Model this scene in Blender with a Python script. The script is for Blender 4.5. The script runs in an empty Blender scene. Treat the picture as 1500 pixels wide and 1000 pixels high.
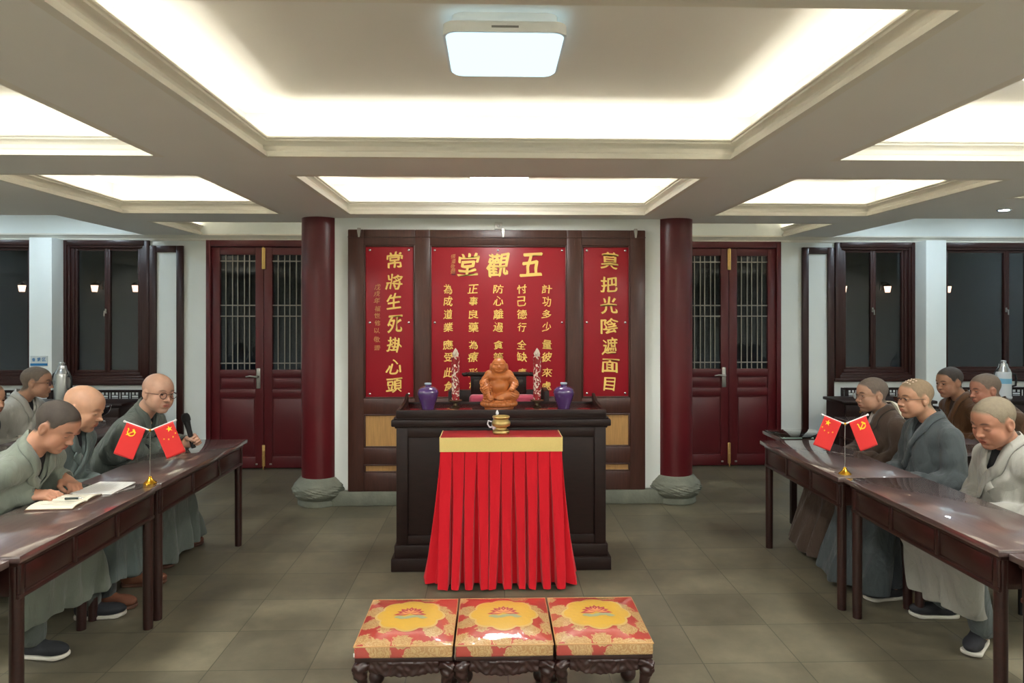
import bpy, bmesh, math, random
import numpy as np
from mathutils import Vector, Matrix, Euler

# ------------------------------------------------------------------ camera, world, exposure
SC = bpy.context.scene
COL = SC.collection
PI = math.pi
cam_data = bpy.data.cameras.new('camera')
cam_data.sensor_width = 36.0
cam_data.lens = 24.0
cam_data.shift_y = -41.0 / 1500.0
cam_data.clip_end = 100
cam = bpy.data.objects.new('camera', cam_data)
COL.objects.link(cam)
cam.location = (0, 0, 1.68)
cam.rotation_euler = (PI / 2, 0, -math.atan(0.028))
SC.camera = cam
SC.view_settings.view_transform = 'Standard'
SC.view_settings.look = 'None'
SC.view_settings.gamma = 1.0
SC.view_settings.use_curve_mapping = False
SC.view_settings.exposure = 0.76
world = bpy.data.worlds.new('night')
SC.world = world
world.use_nodes = True
world.node_tree.nodes['Background'].inputs[0].default_value = (0.012, 0.016, 0.024, 1)
world.node_tree.nodes['Background'].inputs[1].default_value = 0.3
UNSEEN_LAMP_POWER = 42.0      # radiance of the unseen lamps added in the side bays and behind the camera
LAMP_SEEN = 1.0       # radiance of the dimmer lamp in the near coffer
LAMP_ALTAR = 20.0      # radiance of the lamp above the altar
COVE_POWER = 15.0      # radiance of the strips hidden in the coffers
DOWN_POWER = 560.0      # radiance of the small cool downlights

random.seed(7)

# ------------------------------------------------------------------ materials
def lin(c):
    return tuple(((v / 255) / 12.92 if v / 255 <= .04045 else ((v / 255 + .055) / 1.055) ** 2.4) for v in c)

MATS = {}
def mat(name, rgb, rough=.5, metal=0, spec=.5, noise=0, nscale=8, bump=0, bscale=40, coat=0, coat_r=.05, emit=0, emit_rgb=None, stretch=None, sheen=0):
    if name in MATS: return MATS[name]
    m = bpy.data.materials.new(name); m.use_nodes = True
    nt = m.node_tree; b = nt.nodes['Principled BSDF']
    c = lin(rgb) + (1,)
    b.inputs['Base Color'].default_value = c
    b.inputs['Roughness'].default_value = rough
    b.inputs['Metallic'].default_value = metal
    b.inputs['Specular IOR Level'].default_value = spec
    if coat:
        b.inputs['Coat Weight'].default_value = coat
        b.inputs['Coat Roughness'].default_value = coat_r
    if sheen: b.inputs['Sheen Weight'].default_value = sheen
    if emit:
        b.inputs['Emission Color'].default_value = (lin(emit_rgb) if emit_rgb else lin(rgb)) + (1,)
        b.inputs['Emission Strength'].default_value = emit
    if noise or bump:
        tc = nt.nodes.new('ShaderNodeTexCoord')
        mp = nt.nodes.new('ShaderNodeMapping')
        nt.links.new(tc.outputs['Object'], mp.inputs['Vector'])
        if stretch: mp.inputs['Scale'].default_value = stretch
    if noise:
        n = nt.nodes.new('ShaderNodeTexNoise'); n.inputs['Scale'].default_value = nscale; n.inputs['Detail'].default_value = 6
        nt.links.new(mp.outputs[0], n.inputs['Vector'])
        r = nt.nodes.new('ShaderNodeMapRange')
        r.inputs['From Min'].default_value = .25; r.inputs['From Max'].default_value = .75
        r.inputs['To Min'].default_value = 1 - noise; r.inputs['To Max'].default_value = 1 + noise
        nt.links.new(n.outputs['Fac'], r.inputs['Value'])
        mx = nt.nodes.new('ShaderNodeVectorMath'); mx.operation = 'SCALE'
        mx.inputs[0].default_value = c[:3]
        nt.links.new(r.outputs[0], mx.inputs['Scale'])
        nt.links.new(mx.outputs[0], b.inputs['Base Color'])
    if bump:
        n2 = nt.nodes.new('ShaderNodeTexNoise'); n2.inputs['Scale'].default_value = bscale; n2.inputs['Detail'].default_value = 4
        nt.links.new(mp.outputs[0], n2.inputs['Vector'])
        bp = nt.nodes.new('ShaderNodeBump'); bp.inputs['Strength'].default_value = bump; bp.inputs['Distance'].default_value = .01
        nt.links.new(n2.outputs['Fac'], bp.inputs['Height'])
        nt.links.new(bp.outputs[0], b.inputs['Normal'])
        if coat: nt.links.new(bp.outputs[0], b.inputs['Coat Normal'])
    MATS[name] = m
    return m

def emitter(name, rgb, strength):
    if name in MATS: return MATS[name]
    m = bpy.data.materials.new(name); m.use_nodes = True
    nt = m.node_tree; nt.nodes.clear()
    e = nt.nodes.new('ShaderNodeEmission'); o = nt.nodes.new('ShaderNodeOutputMaterial')
    e.inputs[0].default_value = lin(rgb) + (1,); e.inputs[1].default_value = strength
    nt.links.new(e.outputs[0], o.inputs[0])
    MATS[name] = m
    return m

def glass_mat(name, tint=(1, 1, 1), ior=1.5, boost=1.0):
    if name in MATS: return MATS[name]
    m = bpy.data.materials.new(name); m.use_nodes = True
    nt = m.node_tree; nt.nodes.clear()
    t = nt.nodes.new('ShaderNodeBsdfTransparent'); g = nt.nodes.new('ShaderNodeBsdfGlossy')
    t.inputs[0].default_value = tint + (1,); g.inputs['Roughness'].default_value = 0.0
    f = nt.nodes.new('ShaderNodeFresnel'); f.inputs[0].default_value = ior
    mu = nt.nodes.new('ShaderNodeMath'); mu.operation = 'MULTIPLY'; mu.inputs[1].default_value = boost; mu.use_clamp = True
    mx = nt.nodes.new('ShaderNodeMixShader'); o = nt.nodes.new('ShaderNodeOutputMaterial')
    nt.links.new(f.outputs[0], mu.inputs[0]); nt.links.new(mu.outputs[0], mx.inputs[0])
    nt.links.new(t.outputs[0], mx.inputs[1]); nt.links.new(g.outputs[0], mx.inputs[2]); nt.links.new(mx.outputs[0], o.inputs[0])
    MATS[name] = m
    return m

class NT:   # small helper to write node graphs
    def __init__(s, m): s.nt = m.node_tree; s.b = s.nt.nodes.get('Principled BSDF')
    def n(s, t, **kw):
        x = s.nt.nodes.new(t)
        for k, v in kw.items():
            if k.startswith('i_'): x.inputs[k[2:].replace('_', ' ')].default_value = v
            else: setattr(x, k, v)
        return x
    def l(s, a, b): s.nt.links.new(a, b)
    def math(s, op, a, b=None, c=None):
        x = s.nt.nodes.new('ShaderNodeMath'); x.operation = op
        for i, v in enumerate((a, b, c)):
            if v is None: continue
            if isinstance(v, (int, float)): x.inputs[i].default_value = v
            else: s.l(v, x.inputs[i])
        return x.outputs[0]
    def mix(s, f, a, b):
        x = s.nt.nodes.new('ShaderNodeMix'); x.data_type = 'RGBA'
        for i, v in ((0, f), (6, a), (7, b)):
            if isinstance(v, (int, float)): x.inputs[i].default_value = v
            elif isinstance(v, tuple): x.inputs[i].default_value = v + ((1,) if len(v) == 3 else ())
            else: s.l(v, x.inputs[i])
        return x.outputs[2]

WHITE = mat('white_paint', (238, 242, 236), .6, noise=.025, nscale=2)
CEIL = mat('ceiling_paint', (238, 236, 229), .75, noise=.02, nscale=1.5)
PLASTER = mat('cornice_plaster', (233, 228, 214), .5)
MAROON = mat('maroon_paint', (92, 24, 29), .32, noise=.06, nscale=5, bump=.04, bscale=60)
DOORRED = mat('door_red_paint', (92, 23, 28), .38, noise=.06, nscale=6)
WALNUT = mat('dark_brown_wood', (72, 40, 31), .35, noise=.22, nscale=6, stretch=(12, 12, 1.2), coat=.06, coat_r=.25)
WINWOOD = mat('window_wood', (52, 22, 17), .38, spec=.4, noise=.2, nscale=5, stretch=(8, 8, 1), coat=.08, coat_r=.15)
REDWOOD = mat('redwood', (47, 23, 19), .32, noise=.28, nscale=7, stretch=(9, 1.2, 9), coat=.15, coat_r=.15)
BLACKWOOD = mat('blackwood', (33, 18, 14), .45, spec=.3, noise=.25, nscale=6, stretch=(2, 9, 9), coat=.06, coat_r=.15)
TAN = mat('tan_oak', (188, 142, 84), .45, noise=.16, nscale=9, stretch=(14, 14, .9))
BRASS = mat('brass', (196, 158, 84), .3, 1)
BRASSP = mat('polished_brass_plate', (226, 190, 120), .32, .8)
STEEL = mat('steel', (200, 202, 204), .22, 1)
DULLST = mat('dull_steel', (168, 165, 158), .4, .9)
GOLD = mat('gold_paint', (248, 210, 112), .42, 0, spec=.6)
GOLDMET = mat('gold_metal', (226, 176, 60), .22, 1)
BLACK = mat('black_plastic', (22, 22, 23), .4)
BLACKCLOTH = mat('black_cloth', (20, 20, 22), .9)
STONE = mat('carved_stone', (122, 124, 110), .75, noise=.16, nscale=9, bump=.35, bscale=50)
GLASS = glass_mat('window_glass', (.9, .93, .95), 1.45, 1.0)

def table_top_mat():
    m = mat('lacquered_table_top', (70, 46, 42), .12, noise=0)
    g = NT(m)
    tc = g.n('ShaderNodeTexCoord'); mp = g.n('ShaderNodeMapping'); mp.inputs['Scale'].default_value = (9, 1, 9)
    g.l(tc.outputs['Object'], mp.inputs['Vector'])
    n = g.n('ShaderNodeTexNoise', i_Scale=6.0, i_Detail=6.0); g.l(mp.outputs[0], n.inputs['Vector'])
    g.l(g.mix(n.outputs['Fac'], lin((66, 47, 45)), lin((104, 82, 78))), g.b.inputs['Base Color'])
    b2 = g.n('ShaderNodeTexNoise', i_Scale=9.0, i_Detail=3.0); g.l(tc.outputs['Object'], b2.inputs['Vector'])
    bp = g.n('ShaderNodeBump', i_Strength=.05, i_Distance=.012); g.l(b2.outputs['Fac'], bp.inputs['Height'])
    g.l(bp.outputs[0], g.b.inputs['Coat Normal'])
    g.b.inputs['Roughness'].default_value = .35
    g.b.inputs['Coat Weight'].default_value = 1; g.b.inputs['Coat Roughness'].default_value = .03; g.b.inputs['Coat IOR'].default_value = 2.1
    return m
TABLETOP = table_top_mat()

def floor_mat():
    m = mat('grey_stone_tiles', (120, 118, 104), .5)
    g = NT(m)
    tc = g.n('ShaderNodeTexCoord'); mp = g.n('ShaderNodeMapping')
    g.l(tc.outputs['Object'], mp.inputs['Vector'])
    mp.inputs['Location'].default_value = (.87 + .47 * 20, -3.65 + .40 * 30, 0)
    br = g.n('ShaderNodeTexBrick', offset=0.0, squash=1.0)
    br.inputs['Scale'].default_value = 1; br.inputs['Brick Width'].default_value = .47; br.inputs['Row Height'].default_value = .40
    br.inputs['Mortar Size'].default_value = .003; br.inputs['Mortar Smooth'].default_value = .3; br.inputs['Bias'].default_value = 0
    br.inputs['Color1'].default_value = (0, 0, 0, 1); br.inputs['Color2'].default_value = (1, 1, 1, 1); br.inputs['Mortar'].default_value = (.5, .5, .5, 1)
    g.l(mp.outputs[0], br.inputs['Vector'])
    n1 = g.n('ShaderNodeTexNoise', i_Scale=2.2, i_Detail=8.0, i_Roughness=.62); g.l(tc.outputs['Object'], n1.inputs['Vector'])
    n2 = g.n('ShaderNodeTexNoise', i_Scale=14.0, i_Detail=6.0); g.l(tc.outputs['Object'], n2.inputs['Vector'])
    tile = g.mix(br.outputs['Color'], lin((103, 97, 80)), lin((119, 112, 92)))
    st = g.n('ShaderNodeMapRange', i_From_Min=.36, i_From_Max=.64, i_To_Min=.66, i_To_Max=1.16); g.l(n1.outputs['Fac'], st.inputs['Value'])
    st2 = g.n('ShaderNodeMapRange', i_From_Min=.3, i_From_Max=.7, i_To_Min=.93, i_To_Max=1.06); g.l(n2.outputs['Fac'], st2.inputs['Value'])
    v = g.n('ShaderNodeVectorMath', operation='SCALE'); g.l(tile, v.inputs[0]); g.l(g.math('MULTIPLY', st.outputs[0], st2.outputs[0]), v.inputs['Scale'])
    g.l(g.mix(g.math('MULTIPLY', br.outputs['Fac'], .7), v.outputs[0], lin((52, 50, 40))), g.b.inputs['Base Color'])
    r = g.n('ShaderNodeMapRange', i_From_Min=.3, i_From_Max=.7, i_To_Min=.34, i_To_Max=.55); g.l(n1.outputs['Fac'], r.inputs['Value'])
    g.l(r.outputs[0], g.b.inputs['Roughness'])
    bp = g.n('ShaderNodeBump', i_Strength=.12, i_Distance=.004)
    g.l(g.math('SUBTRACT', n2.outputs['Fac'], br.outputs['Fac']), bp.inputs['Height']); g.l(bp.outputs[0], g.b.inputs['Normal'])
    return m

def fabric(name, rgb, weave=900, wr=.35):
    """woven cloth with soft wrinkles"""
    if name in MATS: return MATS[name]
    m = mat(name, rgb, .88, spec=.2, sheen=.15)
    g = NT(m)
    tc = g.n('ShaderNodeTexCoord')
    w = g.n('ShaderNodeTexNoise', i_Scale=9.0, i_Detail=3.0, i_Distortion=1.2)
    mp = g.n('ShaderNodeMapping'); mp.inputs['Scale'].default_value = (1.6, 1.6, .55); mp.inputs['Rotation'].default_value = (.5, .4, .2)
    g.l(tc.outputs['Object'], mp.inputs['Vector']); g.l(mp.outputs[0], w.inputs['Vector'])
    n = g.n('ShaderNodeTexNoise', i_Scale=340.0, i_Detail=3.0); g.l(tc.outputs['Object'], n.inputs['Vector'])
    c = lin(rgb)
    g.l(g.mix(n.outputs['Fac'], tuple(x * .88 for x in c), tuple(x * 1.12 for x in c)), g.b.inputs['Base Color'])
    cr = g.n('ShaderNodeTexNoise', i_Scale=4.2, i_Detail=2.0, i_Distortion=.9)        # creases: sharp lines where the noise crosses its middle
    mp2 = g.n('ShaderNodeMapping'); mp2.inputs['Scale'].default_value = (1.7, 1.7, .8); mp2.inputs['Rotation'].default_value = (-.6, .5, .7)
    g.l(tc.outputs['Object'], mp2.inputs['Vector']); g.l(mp2.outputs[0], cr.inputs['Vector'])
    line = g.math('POWER', g.math('MULTIPLY', g.math('ABSOLUTE', g.math('SUBTRACT', cr.outputs['Fac'], .5)), 4.0), .8)
    hgt = g.math('ADD', g.math('MULTIPLY', w.outputs['Fac'], .7), g.math('MULTIPLY', line, .22))
    b1 = g.n('ShaderNodeBump', i_Strength=min(1.0, wr * 1.9), i_Distance=.03); g.l(hgt, b1.inputs['Height'])
    b2 = g.n('ShaderNodeBump', i_Strength=.08, i_Distance=.001); g.l(n.outputs['Fac'], b2.inputs['Height']); g.l(b1.outputs[0], b2.inputs['Normal'])
    g.l(b2.outputs[0], g.b.inputs['Normal'])
    return m

def brocade():
    m = mat('red_gold_brocade', (170, 50, 36), .45)
    g = NT(m)
    tc = g.n('ShaderNodeTexCoord')
    n = g.n('ShaderNodeTexNoise', i_Scale=26.0, i_Detail=4.0, i_Distortion=2.5); g.l(tc.outputs['Object'], n.inputs['Vector'])
    vo = g.n('ShaderNodeTexVoronoi', i_Scale=11.0, feature='SMOOTH_F1'); vo.inputs['Smoothness'].default_value = .25
    mp = g.n('ShaderNodeVectorMath', operation='MULTIPLY_ADD'); g.l(n.outputs['Color'], mp.inputs[0]); mp.inputs[1].default_value = (.045, .045, .045); g.l(tc.outputs['Object'], mp.inputs[2])
    g.l(mp.outputs[0], vo.inputs['Vector'])
    petal = g.math('SINE', g.math('MULTIPLY', vo.outputs['Distance'], 52))
    blob = g.n('ShaderNodeMapRange', i_From_Min=.50, i_From_Max=.46, i_To_Min=0.0, i_To_Max=1.0); g.l(vo.outputs['Distance'], blob.inputs['Value'])
    gold = g.mix(g.math('MULTIPLY', g.math('ADD', petal, 1), .5), lin((200, 166, 112)), lin((176, 128, 76)))
    g.l(g.mix(blob.outputs[0], lin((176, 56, 46)), gold), g.b.inputs['Base Color'])
    g.b.inputs['Coat Weight'].default_value = 1; g.b.inputs['Coat Roughness'].default_value = .06; g.b.inputs['Coat IOR'].default_value = 1.9
    w = g.n('ShaderNodeTexNoise', i_Scale=16.0, i_Detail=4.0, i_Distortion=.6); g.l(tc.outputs['Object'], w.inputs['Vector'])
    bp = g.n('ShaderNodeBump', i_Strength=.22, i_Distance=.012); g.l(w.outputs['Fac'], bp.inputs['Height']); g.l(bp.outputs[0], g.b.inputs['Coat Normal'])
    return m

def skin_mat():
    m = mat('skin', (200, 150, 115), .48, spec=.4)
    g = NT(m)
    a = g.n('ShaderNodeAttribute', attribute_name='tint')
    tc = g.n('ShaderNodeTexCoord'); n = g.n('ShaderNodeTexNoise', i_Scale=30.0, i_Detail=5.0); g.l(tc.outputs['Object'], n.inputs['Vector'])
    r = g.n('ShaderNodeMapRange', i_From_Min=.3, i_From_Max=.7, i_To_Min=.92, i_To_Max=1.08); g.l(n.outputs['Fac'], r.inputs['Value'])
    v = g.n('ShaderNodeVectorMath', operation='SCALE'); g.l(a.outputs['Color'], v.inputs[0]); g.l(r.outputs[0], v.inputs['Scale'])
    g.l(v.outputs[0], g.b.inputs['Base Color'])
    g.b.inputs['Subsurface Weight'].default_value = .12
    g.b.inputs['Subsurface Radius'].default_value = (.012, .005, .003)
    g.b.inputs['Subsurface Scale'].default_value = .6
    bp = g.n('ShaderNodeBump', i_Strength=.06, i_Distance=.003); n3 = g.n('ShaderNodeTexNoise', i_Scale=250.0); g.l(tc.outputs['Object'], n3.inputs['Vector']); g.l(n3.outputs['Fac'], bp.inputs['Height']); g.l(bp.outputs[0], g.b.inputs['Normal'])
    return m
SKIN = skin_mat()

# ------------------------------------------------------------------ mesh helpers
class MB:
    """collects shapes and links them as one mesh object"""
    def __init__(s): s.bm = bmesh.new()
    def _merge(s, t, M=None):
        if M is not None: bmesh.ops.transform(t, matrix=M, verts=t.verts)
        me = bpy.data.meshes.new('tmp'); t.to_mesh(me); t.free(); s.bm.from_mesh(me); bpy.data.meshes.remove(me)
    def box(s, x0, x1, y0, y1, z0, z1, bev=0, seg=2, M=None):
        t = bmesh.new(); bmesh.ops.create_cube(t, size=1)
        for v in t.verts: v.co = Vector(((x0 + x1) / 2 + v.co.x * (x1 - x0), (y0 + y1) / 2 + v.co.y * (y1 - y0), (z0 + z1) / 2 + v.co.z * (z1 - z0)))
        if bev: bmesh.ops.bevel(t, geom=list(t.edges), offset=bev, segments=seg, affect='EDGES', profile=.5)
        s._merge(t, M); return s
    def tube(s, pts, r, seg=10, cap=True):
        """round bar through points; r a number or one per point"""
        pts = [Vector(p) for p in pts]; n = len(pts)
        rs = [r] * n if isinstance(r, (int, float)) else list(r)
        t = bmesh.new(); rings = []
        ref = None
        for i, p in enumerate(pts):
            d = (pts[min(i + 1, n - 1)] - pts[max(i - 1, 0)]).normalized()
            if ref is None: ref = d.orthogonal().normalized()
            ref = (ref - d * ref.dot(d)).normalized(); b = d.cross(ref)
            rings.append([t.verts.new(p + (ref * math.cos(2 * PI * k / seg) + b * math.sin(2 * PI * k / seg)) * rs[i]) for k in range(seg)])
        for i in range(n - 1):
            for k in range(seg): t.faces.new((rings[i][k], rings[i][(k + 1) % seg], rings[i + 1][(k + 1) % seg], rings[i + 1][k]))
        if cap: t.faces.new(rings[0][::-1]); t.faces.new(rings[-1])
        s._merge(t); return s
    def lathe(s, prof, c=(0, 0, 0), seg=32, disp=None, M=None, cap=True):
        """prof: (radius, height) list about the z axis through c"""
        t = bmesh.new(); rings = []
        for (r, z) in prof:
            if r < 1e-6: rings.append([t.verts.new((c[0], c[1], c[2] + z))]); continue
            ring = []
            for k in range(seg):
                a = 2 * PI * k / seg; rr = r + (disp(a, z, r) if disp else 0)
                ring.append(t.verts.new((c[0] + rr * math.cos(a), c[1] + rr * math.sin(a), c[2] + z)))
            rings.append(ring)
        for a, b in zip(rings, rings[1:]):
            for k in range(seg):
                k2 = (k + 1) % seg
                if len(a) == 1 and len(b) == 1: continue
                if len(a) == 1: t.faces.new((a[0], b[k2], b[k]))
                elif len(b) == 1: t.faces.new((a[k], a[k2], b[0]))
                else: t.faces.new((a[k], a[k2], b[k2], b[k]))
        if cap and len(rings[0]) > 1: t.faces.new(rings[0][::-1])
        if cap and len(rings[-1]) > 1: t.faces.new(rings[-1])
        bmesh.ops.recalc_face_normals(t, faces=t.faces)
        s._merge(t, M); return s
    def prism(s, outline, h, M=None):
        """flat outline (x,y) extruded along z by h"""
        t = bmesh.new()
        a = [t.verts.new((x, y, 0)) for x, y in outline]; b = [t.verts.new((x, y, h)) for x, y in outline]
        n = len(a)
        t.faces.new(a[::-1]); t.faces.new(b)
        for i in range(n): t.faces.new((a[i], a[(i + 1) % n], b[(i + 1) % n], b[i]))
        bmesh.ops.recalc_face_normals(t, faces=t.faces)
        s._merge(t, M); return s
    def sphere(s, c, r, seg=16, scale=(1, 1, 1), M=None):
        t = bmesh.new(); bmesh.ops.create_uvsphere(t, u_segments=seg, v_segments=max(6, seg * 3 // 4), radius=r)
        for v in t.verts: v.co = Vector((c[0] + v.co.x * scale[0], c[1] + v.co.y * scale[1], c[2] + v.co.z * scale[2]))
        s._merge(t, M); return s
    def grid(s, P):
        """P[i][j] points -> quads"""
        t = bmesh.new(); V = [[t.verts.new(p) for p in row] for row in P]
        for i in range(len(V) - 1):
            for j in range(len(V[0]) - 1): t.faces.new((V[i][j], V[i + 1][j], V[i + 1][j + 1], V[i][j + 1]))
        s._merge(t); return s
    def build(s, name, m, parent=None, smooth=None, angle=40):
        me = bpy.data.meshes.new(name); s.bm.to_mesh(me); s.bm.free()
        return mesh_obj(name, me, m, parent, smooth, angle)

def mesh_obj(name, me, m, parent=None, smooth=None, angle=40):
    me.materials.append(m)
    o = bpy.data.objects.new(name, me); COL.objects.link(o)
    if parent is not None: o.parent = parent
    if smooth is None:
        me.polygons.foreach_set('use_smooth', [True] * len(me.polygons)); me.set_sharp_from_angle(angle=math.radians(angle))
    elif smooth: me.polygons.foreach_set('use_smooth', [True] * len(me.polygons))
    return o

def thing(name, label, cat, loc=(0, 0, 0), rz=0, group=None):
    o = bpy.data.objects.new(name, None); COL.objects.link(o)
    o.location = loc; o.rotation_euler = (0, 0, rz); o.empty_display_size = .1
    tag(o, label, cat, group); return o
def tag(o, label, cat, group=None):
    o['label'] = label; o['category'] = cat
    if group: o['group'] = group
    return o
def struct(o): o['kind'] = 'structure'; return o
def copy_tree(o, parent=None):
    c = o.copy(); COL.objects.link(c)
    if parent is not None: c.parent = parent
    for ch in list(o.children): copy_tree(ch, c)
    return c
def relabel(o, label, group=None):
    o['label'] = label
    if group: o['group'] = group

# ------------------------------------------------------------------ signed-distance sculpting
def V3(*a): return np.array(a, np.float32)
def smin(a, b, k):
    if k <= 0: return np.minimum(a, b)
    h = np.maximum(k - np.abs(a - b), 0) / k
    return np.minimum(a, b) - h * h * k * .25
def smax(a, b, k): return -smin(-a, -b, k)
def dsph(P, c, r): return np.sqrt(((P - V3(*c)) ** 2).sum(-1)) - r
def dell(P, c, R, rot=None):
    q = P - V3(*c)
    if rot is not None: q = q @ rot
    R = V3(*R); a = q / R; k0 = np.sqrt((a * a).sum(-1)); b = a / R
    return k0 * (k0 - 1) / np.maximum(np.sqrt((b * b).sum(-1)), 1e-6)
def dcap(P, a, b, ra, rb=None):
    rb = ra if rb is None else rb
    a = V3(*a); b = V3(*b); pa = P - a; ba = b - a
    h = np.clip((pa @ ba) / max(float(ba @ ba), 1e-9), 0, 1)
    return np.sqrt(((pa - h[..., None] * ba) ** 2).sum(-1)) - (ra + (rb - ra) * h)
def dbox(P, c, hs, r=0, rot=None):
    q = P - V3(*c)
    if rot is not None: q = q @ rot
    q = np.abs(q) - (V3(*hs) - r)
    return np.sqrt((np.maximum(q, 0) ** 2).sum(-1)) + np.minimum(q.max(-1), 0) - r
def roty(deg):   # columns are the local axes; pitch forward/down for positive
    a = math.radians(deg); c, s = math.cos(a), math.sin(a)
    return np.array([[c, 0, s], [0, 1, 0], [-s, 0, c]], np.float32)

def grid_points(lo, hi, h):
    ax = [np.arange(lo[i], hi[i] + h, h, dtype=np.float32) for i in range(3)]
    return np.stack(np.meshgrid(*ax, indexing='ij'), -1)
def surface_nets(F, o, h):
    S = F < 0
    c = np.zeros(tuple(n - 1 for n in F.shape), np.int8)
    offs = [(i, j, k) for i in (0, 1) for j in (0, 1) for k in (0, 1)]
    sh = c.shape
    for (i, j, k) in offs: c += S[i:i + sh[0], j:j + sh[1], k:k + sh[2]]
    act = (c > 0) & (c < 8)
    ids = np.argwhere(act)
    idx = np.full(sh, -1, np.int64); idx[act] = np.arange(len(ids))
    vals = {q: F[ids[:, 0] + q[0], ids[:, 1] + q[1], ids[:, 2] + q[2]] for q in offs}
    pos = np.zeros((len(ids), 3)); cnt = np.zeros(len(ids))
    for a in offs:
        for ax in range(3):
            if a[ax]: continue
            b = list(a); b[ax] = 1; b = tuple(b)
            va, vb = vals[a], vals[b]; m = (va < 0) != (vb < 0)
            t = np.where(m, va / np.where(va == vb, 1, va - vb), 0)
            p = np.array(a, float) + np.zeros((len(ids), 3)); p[:, ax] += t
            pos += p * m[:, None]; cnt += m
    verts = np.array(o, float) + h * (ids + pos / np.maximum(cnt, 1)[:, None])
    faces = []
    for ax in range(3):
        u, v = (ax + 1) % 3, (ax + 2) % 3
        sl0 = [slice(1, -1)] * 3; sl1 = [slice(1, -1)] * 3
        sl0[ax] = slice(0, -1); sl1[ax] = slice(1, None)
        A = S[tuple(sl0)]; B = S[tuple(sl1)]
        e = np.argwhere(A != B)
        if not len(e): continue
        flip = A[e[:, 0], e[:, 1], e[:, 2]]
        base = e.copy(); base[:, u] += 1; base[:, v] += 1
        def cell(du, dv):
            q = base.copy(); q[:, u] += du; q[:, v] += dv
            return idx[q[:, 0], q[:, 1], q[:, 2]]
        q = np.stack([cell(-1, -1), cell(0, -1), cell(0, 0), cell(-1, 0)], 1)
        q[~flip] = q[~flip][:, ::-1]
        faces.append(q)
    return verts, (np.concatenate(faces) if faces else np.zeros((0, 4), int))
def sdf_mesh(fn, lo, hi, h):
    P = grid_points(lo, hi, h); sp = P.shape[:3]
    F = fn(P.reshape(-1, 3)).reshape(sp)
    return surface_nets(F, lo, h)
def np_mesh(name, v, f):
    me = bpy.data.meshes.new(name)
    me.from_pydata(np.asarray(v, float).tolist(), [], np.asarray(f).tolist()); me.update()
    return me
def sdf_obj(name, fn, lo, hi, h, m, parent=None):
    v, f = sdf_mesh(fn, lo, hi, h)
    return mesh_obj(name, np_mesh(name, v, f), m, parent, True)

# ------------------------------------------------------------------ lettering from the built-in font
_txt = bpy.data.curves.new('lettering_source', 'FONT'); _txt_o = bpy.data.objects.new('lettering_source', _txt); COL.objects.link(_txt_o)
def glyph_bm(ch):
    """one character of the built-in font as a bmesh"""
    _txt.body = ch; _txt.size = 1; _txt.extrude = .004; _txt.resolution_u = 4
    bpy.context.view_layer.update()
    me = bpy.data.meshes.new_from_object(_txt_o.evaluated_get(bpy.context.evaluated_depsgraph_get()))
    t = bmesh.new(); t.from_mesh(me); bpy.data.meshes.remove(me)
    xs = [v.co.x for v in t.verts]; ys = [v.co.y for v in t.verts]
    return t, (min(xs) + max(xs)) / 2, (min(ys) + max(ys)) / 2, max(xs) - min(xs), max(ys) - min(ys)
def add_glyph(mb, ch, x, z, y, w, h, bold=.02, depth=.006, rot=0, shear=0, nib=5):
    """draw ch so that its ink fills about w x h, centred at (x, z) with its back at y; a slanted nib swells the strokes like a brush"""
    t0, cx, cy, gw, gh = glyph_bm(ch)
    sx, sz = w / max(gw, .3), h / max(gh, .3)
    if gw < .3: sx = sz
    if gh < .3: sz = sx
    cr, sr = math.cos(rot), math.sin(rot)
    f1, f2, f3 = [(ord(ch) * k % 97) / 15.0 for k in (7, 13, 29)]
    for q in range(nib):
        u = (q / (nib - 1) - .5) if nib > 1 else 0
        t = t0.copy()
        top = max(v.co.z for v in t.verts); bot = min(v.co.z for v in t.verts)
        for v in t.verts:
            a0 = (v.co.x - cx) * sx / w; b0 = (v.co.y - cy) * sz / h      # hand-written sway of the strokes
            a = w * (a0 + .035 * math.sin(5.5 * b0 + f1) + .018 * math.sin(11 * b0 + f2 + 4 * a0)) + u * bold * w
            b = h * (b0 + .040 * math.sin(4.5 * a0 + f3) + .016 * math.sin(12 * a0 + f1 + 5 * b0)) - u * bold * h * .8
            a, b = a + shear * b, b + .12 * shear * a
            a, b = a * cr - b * sr, a * sr + b * cr
            v.co = Vector((x + a, y - (v.co.z - bot) / (top - bot) * depth * (1 - .25 * abs(u)), z + b))
        bmesh.ops.recalc_face_normals(t, faces=t.faces)
        mb._merge(t)
    t0.free()
# ------------------------------------------------------------------ the room
XL, XR, YB, YF = -6.3, 6.3, 7.45, -3.6
SOF, CZ = 2.52, 2.80          # soffit under the beams, ceiling of the coffers
def wall(name, boxes, m=WHITE, bev=0):
    mb = MB()
    for b in boxes: mb.box(*b, bev=bev)
    return struct(mb.build(name, m))
struct(MB().box(XL - .2, XR + .2, YF - .2, 10.2, -.1, 0).build('floor', floor_mat()))
wall('wall_left', [(XL - .2, XL, YF - .2, YB + .2, 0, 3.0)])
wall('wall_right', [(XR, XR + .2, YF - .2, YB + .2, 0, 3.0)])
wall('wall_front', [(XL, XR, YF - .2, YF, 0, 3.0)])
WIN = [(-6.1, -4.85, .93, 2.465), (-4.609, -3.685, .93, 2.465), (3.775, 4.689, .945, 2.465), (4.93, 6.1, .945, 2.465)]
DOOR = [(-3.083, -1.87), (2.03, 3.171)]
hb = []
xs = [XL]
for (a, b) in sorted([(w[0], w[1]) for w in WIN] + DOOR): xs += [a, b]
xs.append(XR)
for i in range(0, len(xs), 2): hb.append((xs[i], xs[i + 1], YB, YB + .2, 0, 2.47))
for w in WIN: hb.append((w[0], w[1], YB, YB + .2, 0, w[2]))
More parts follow.
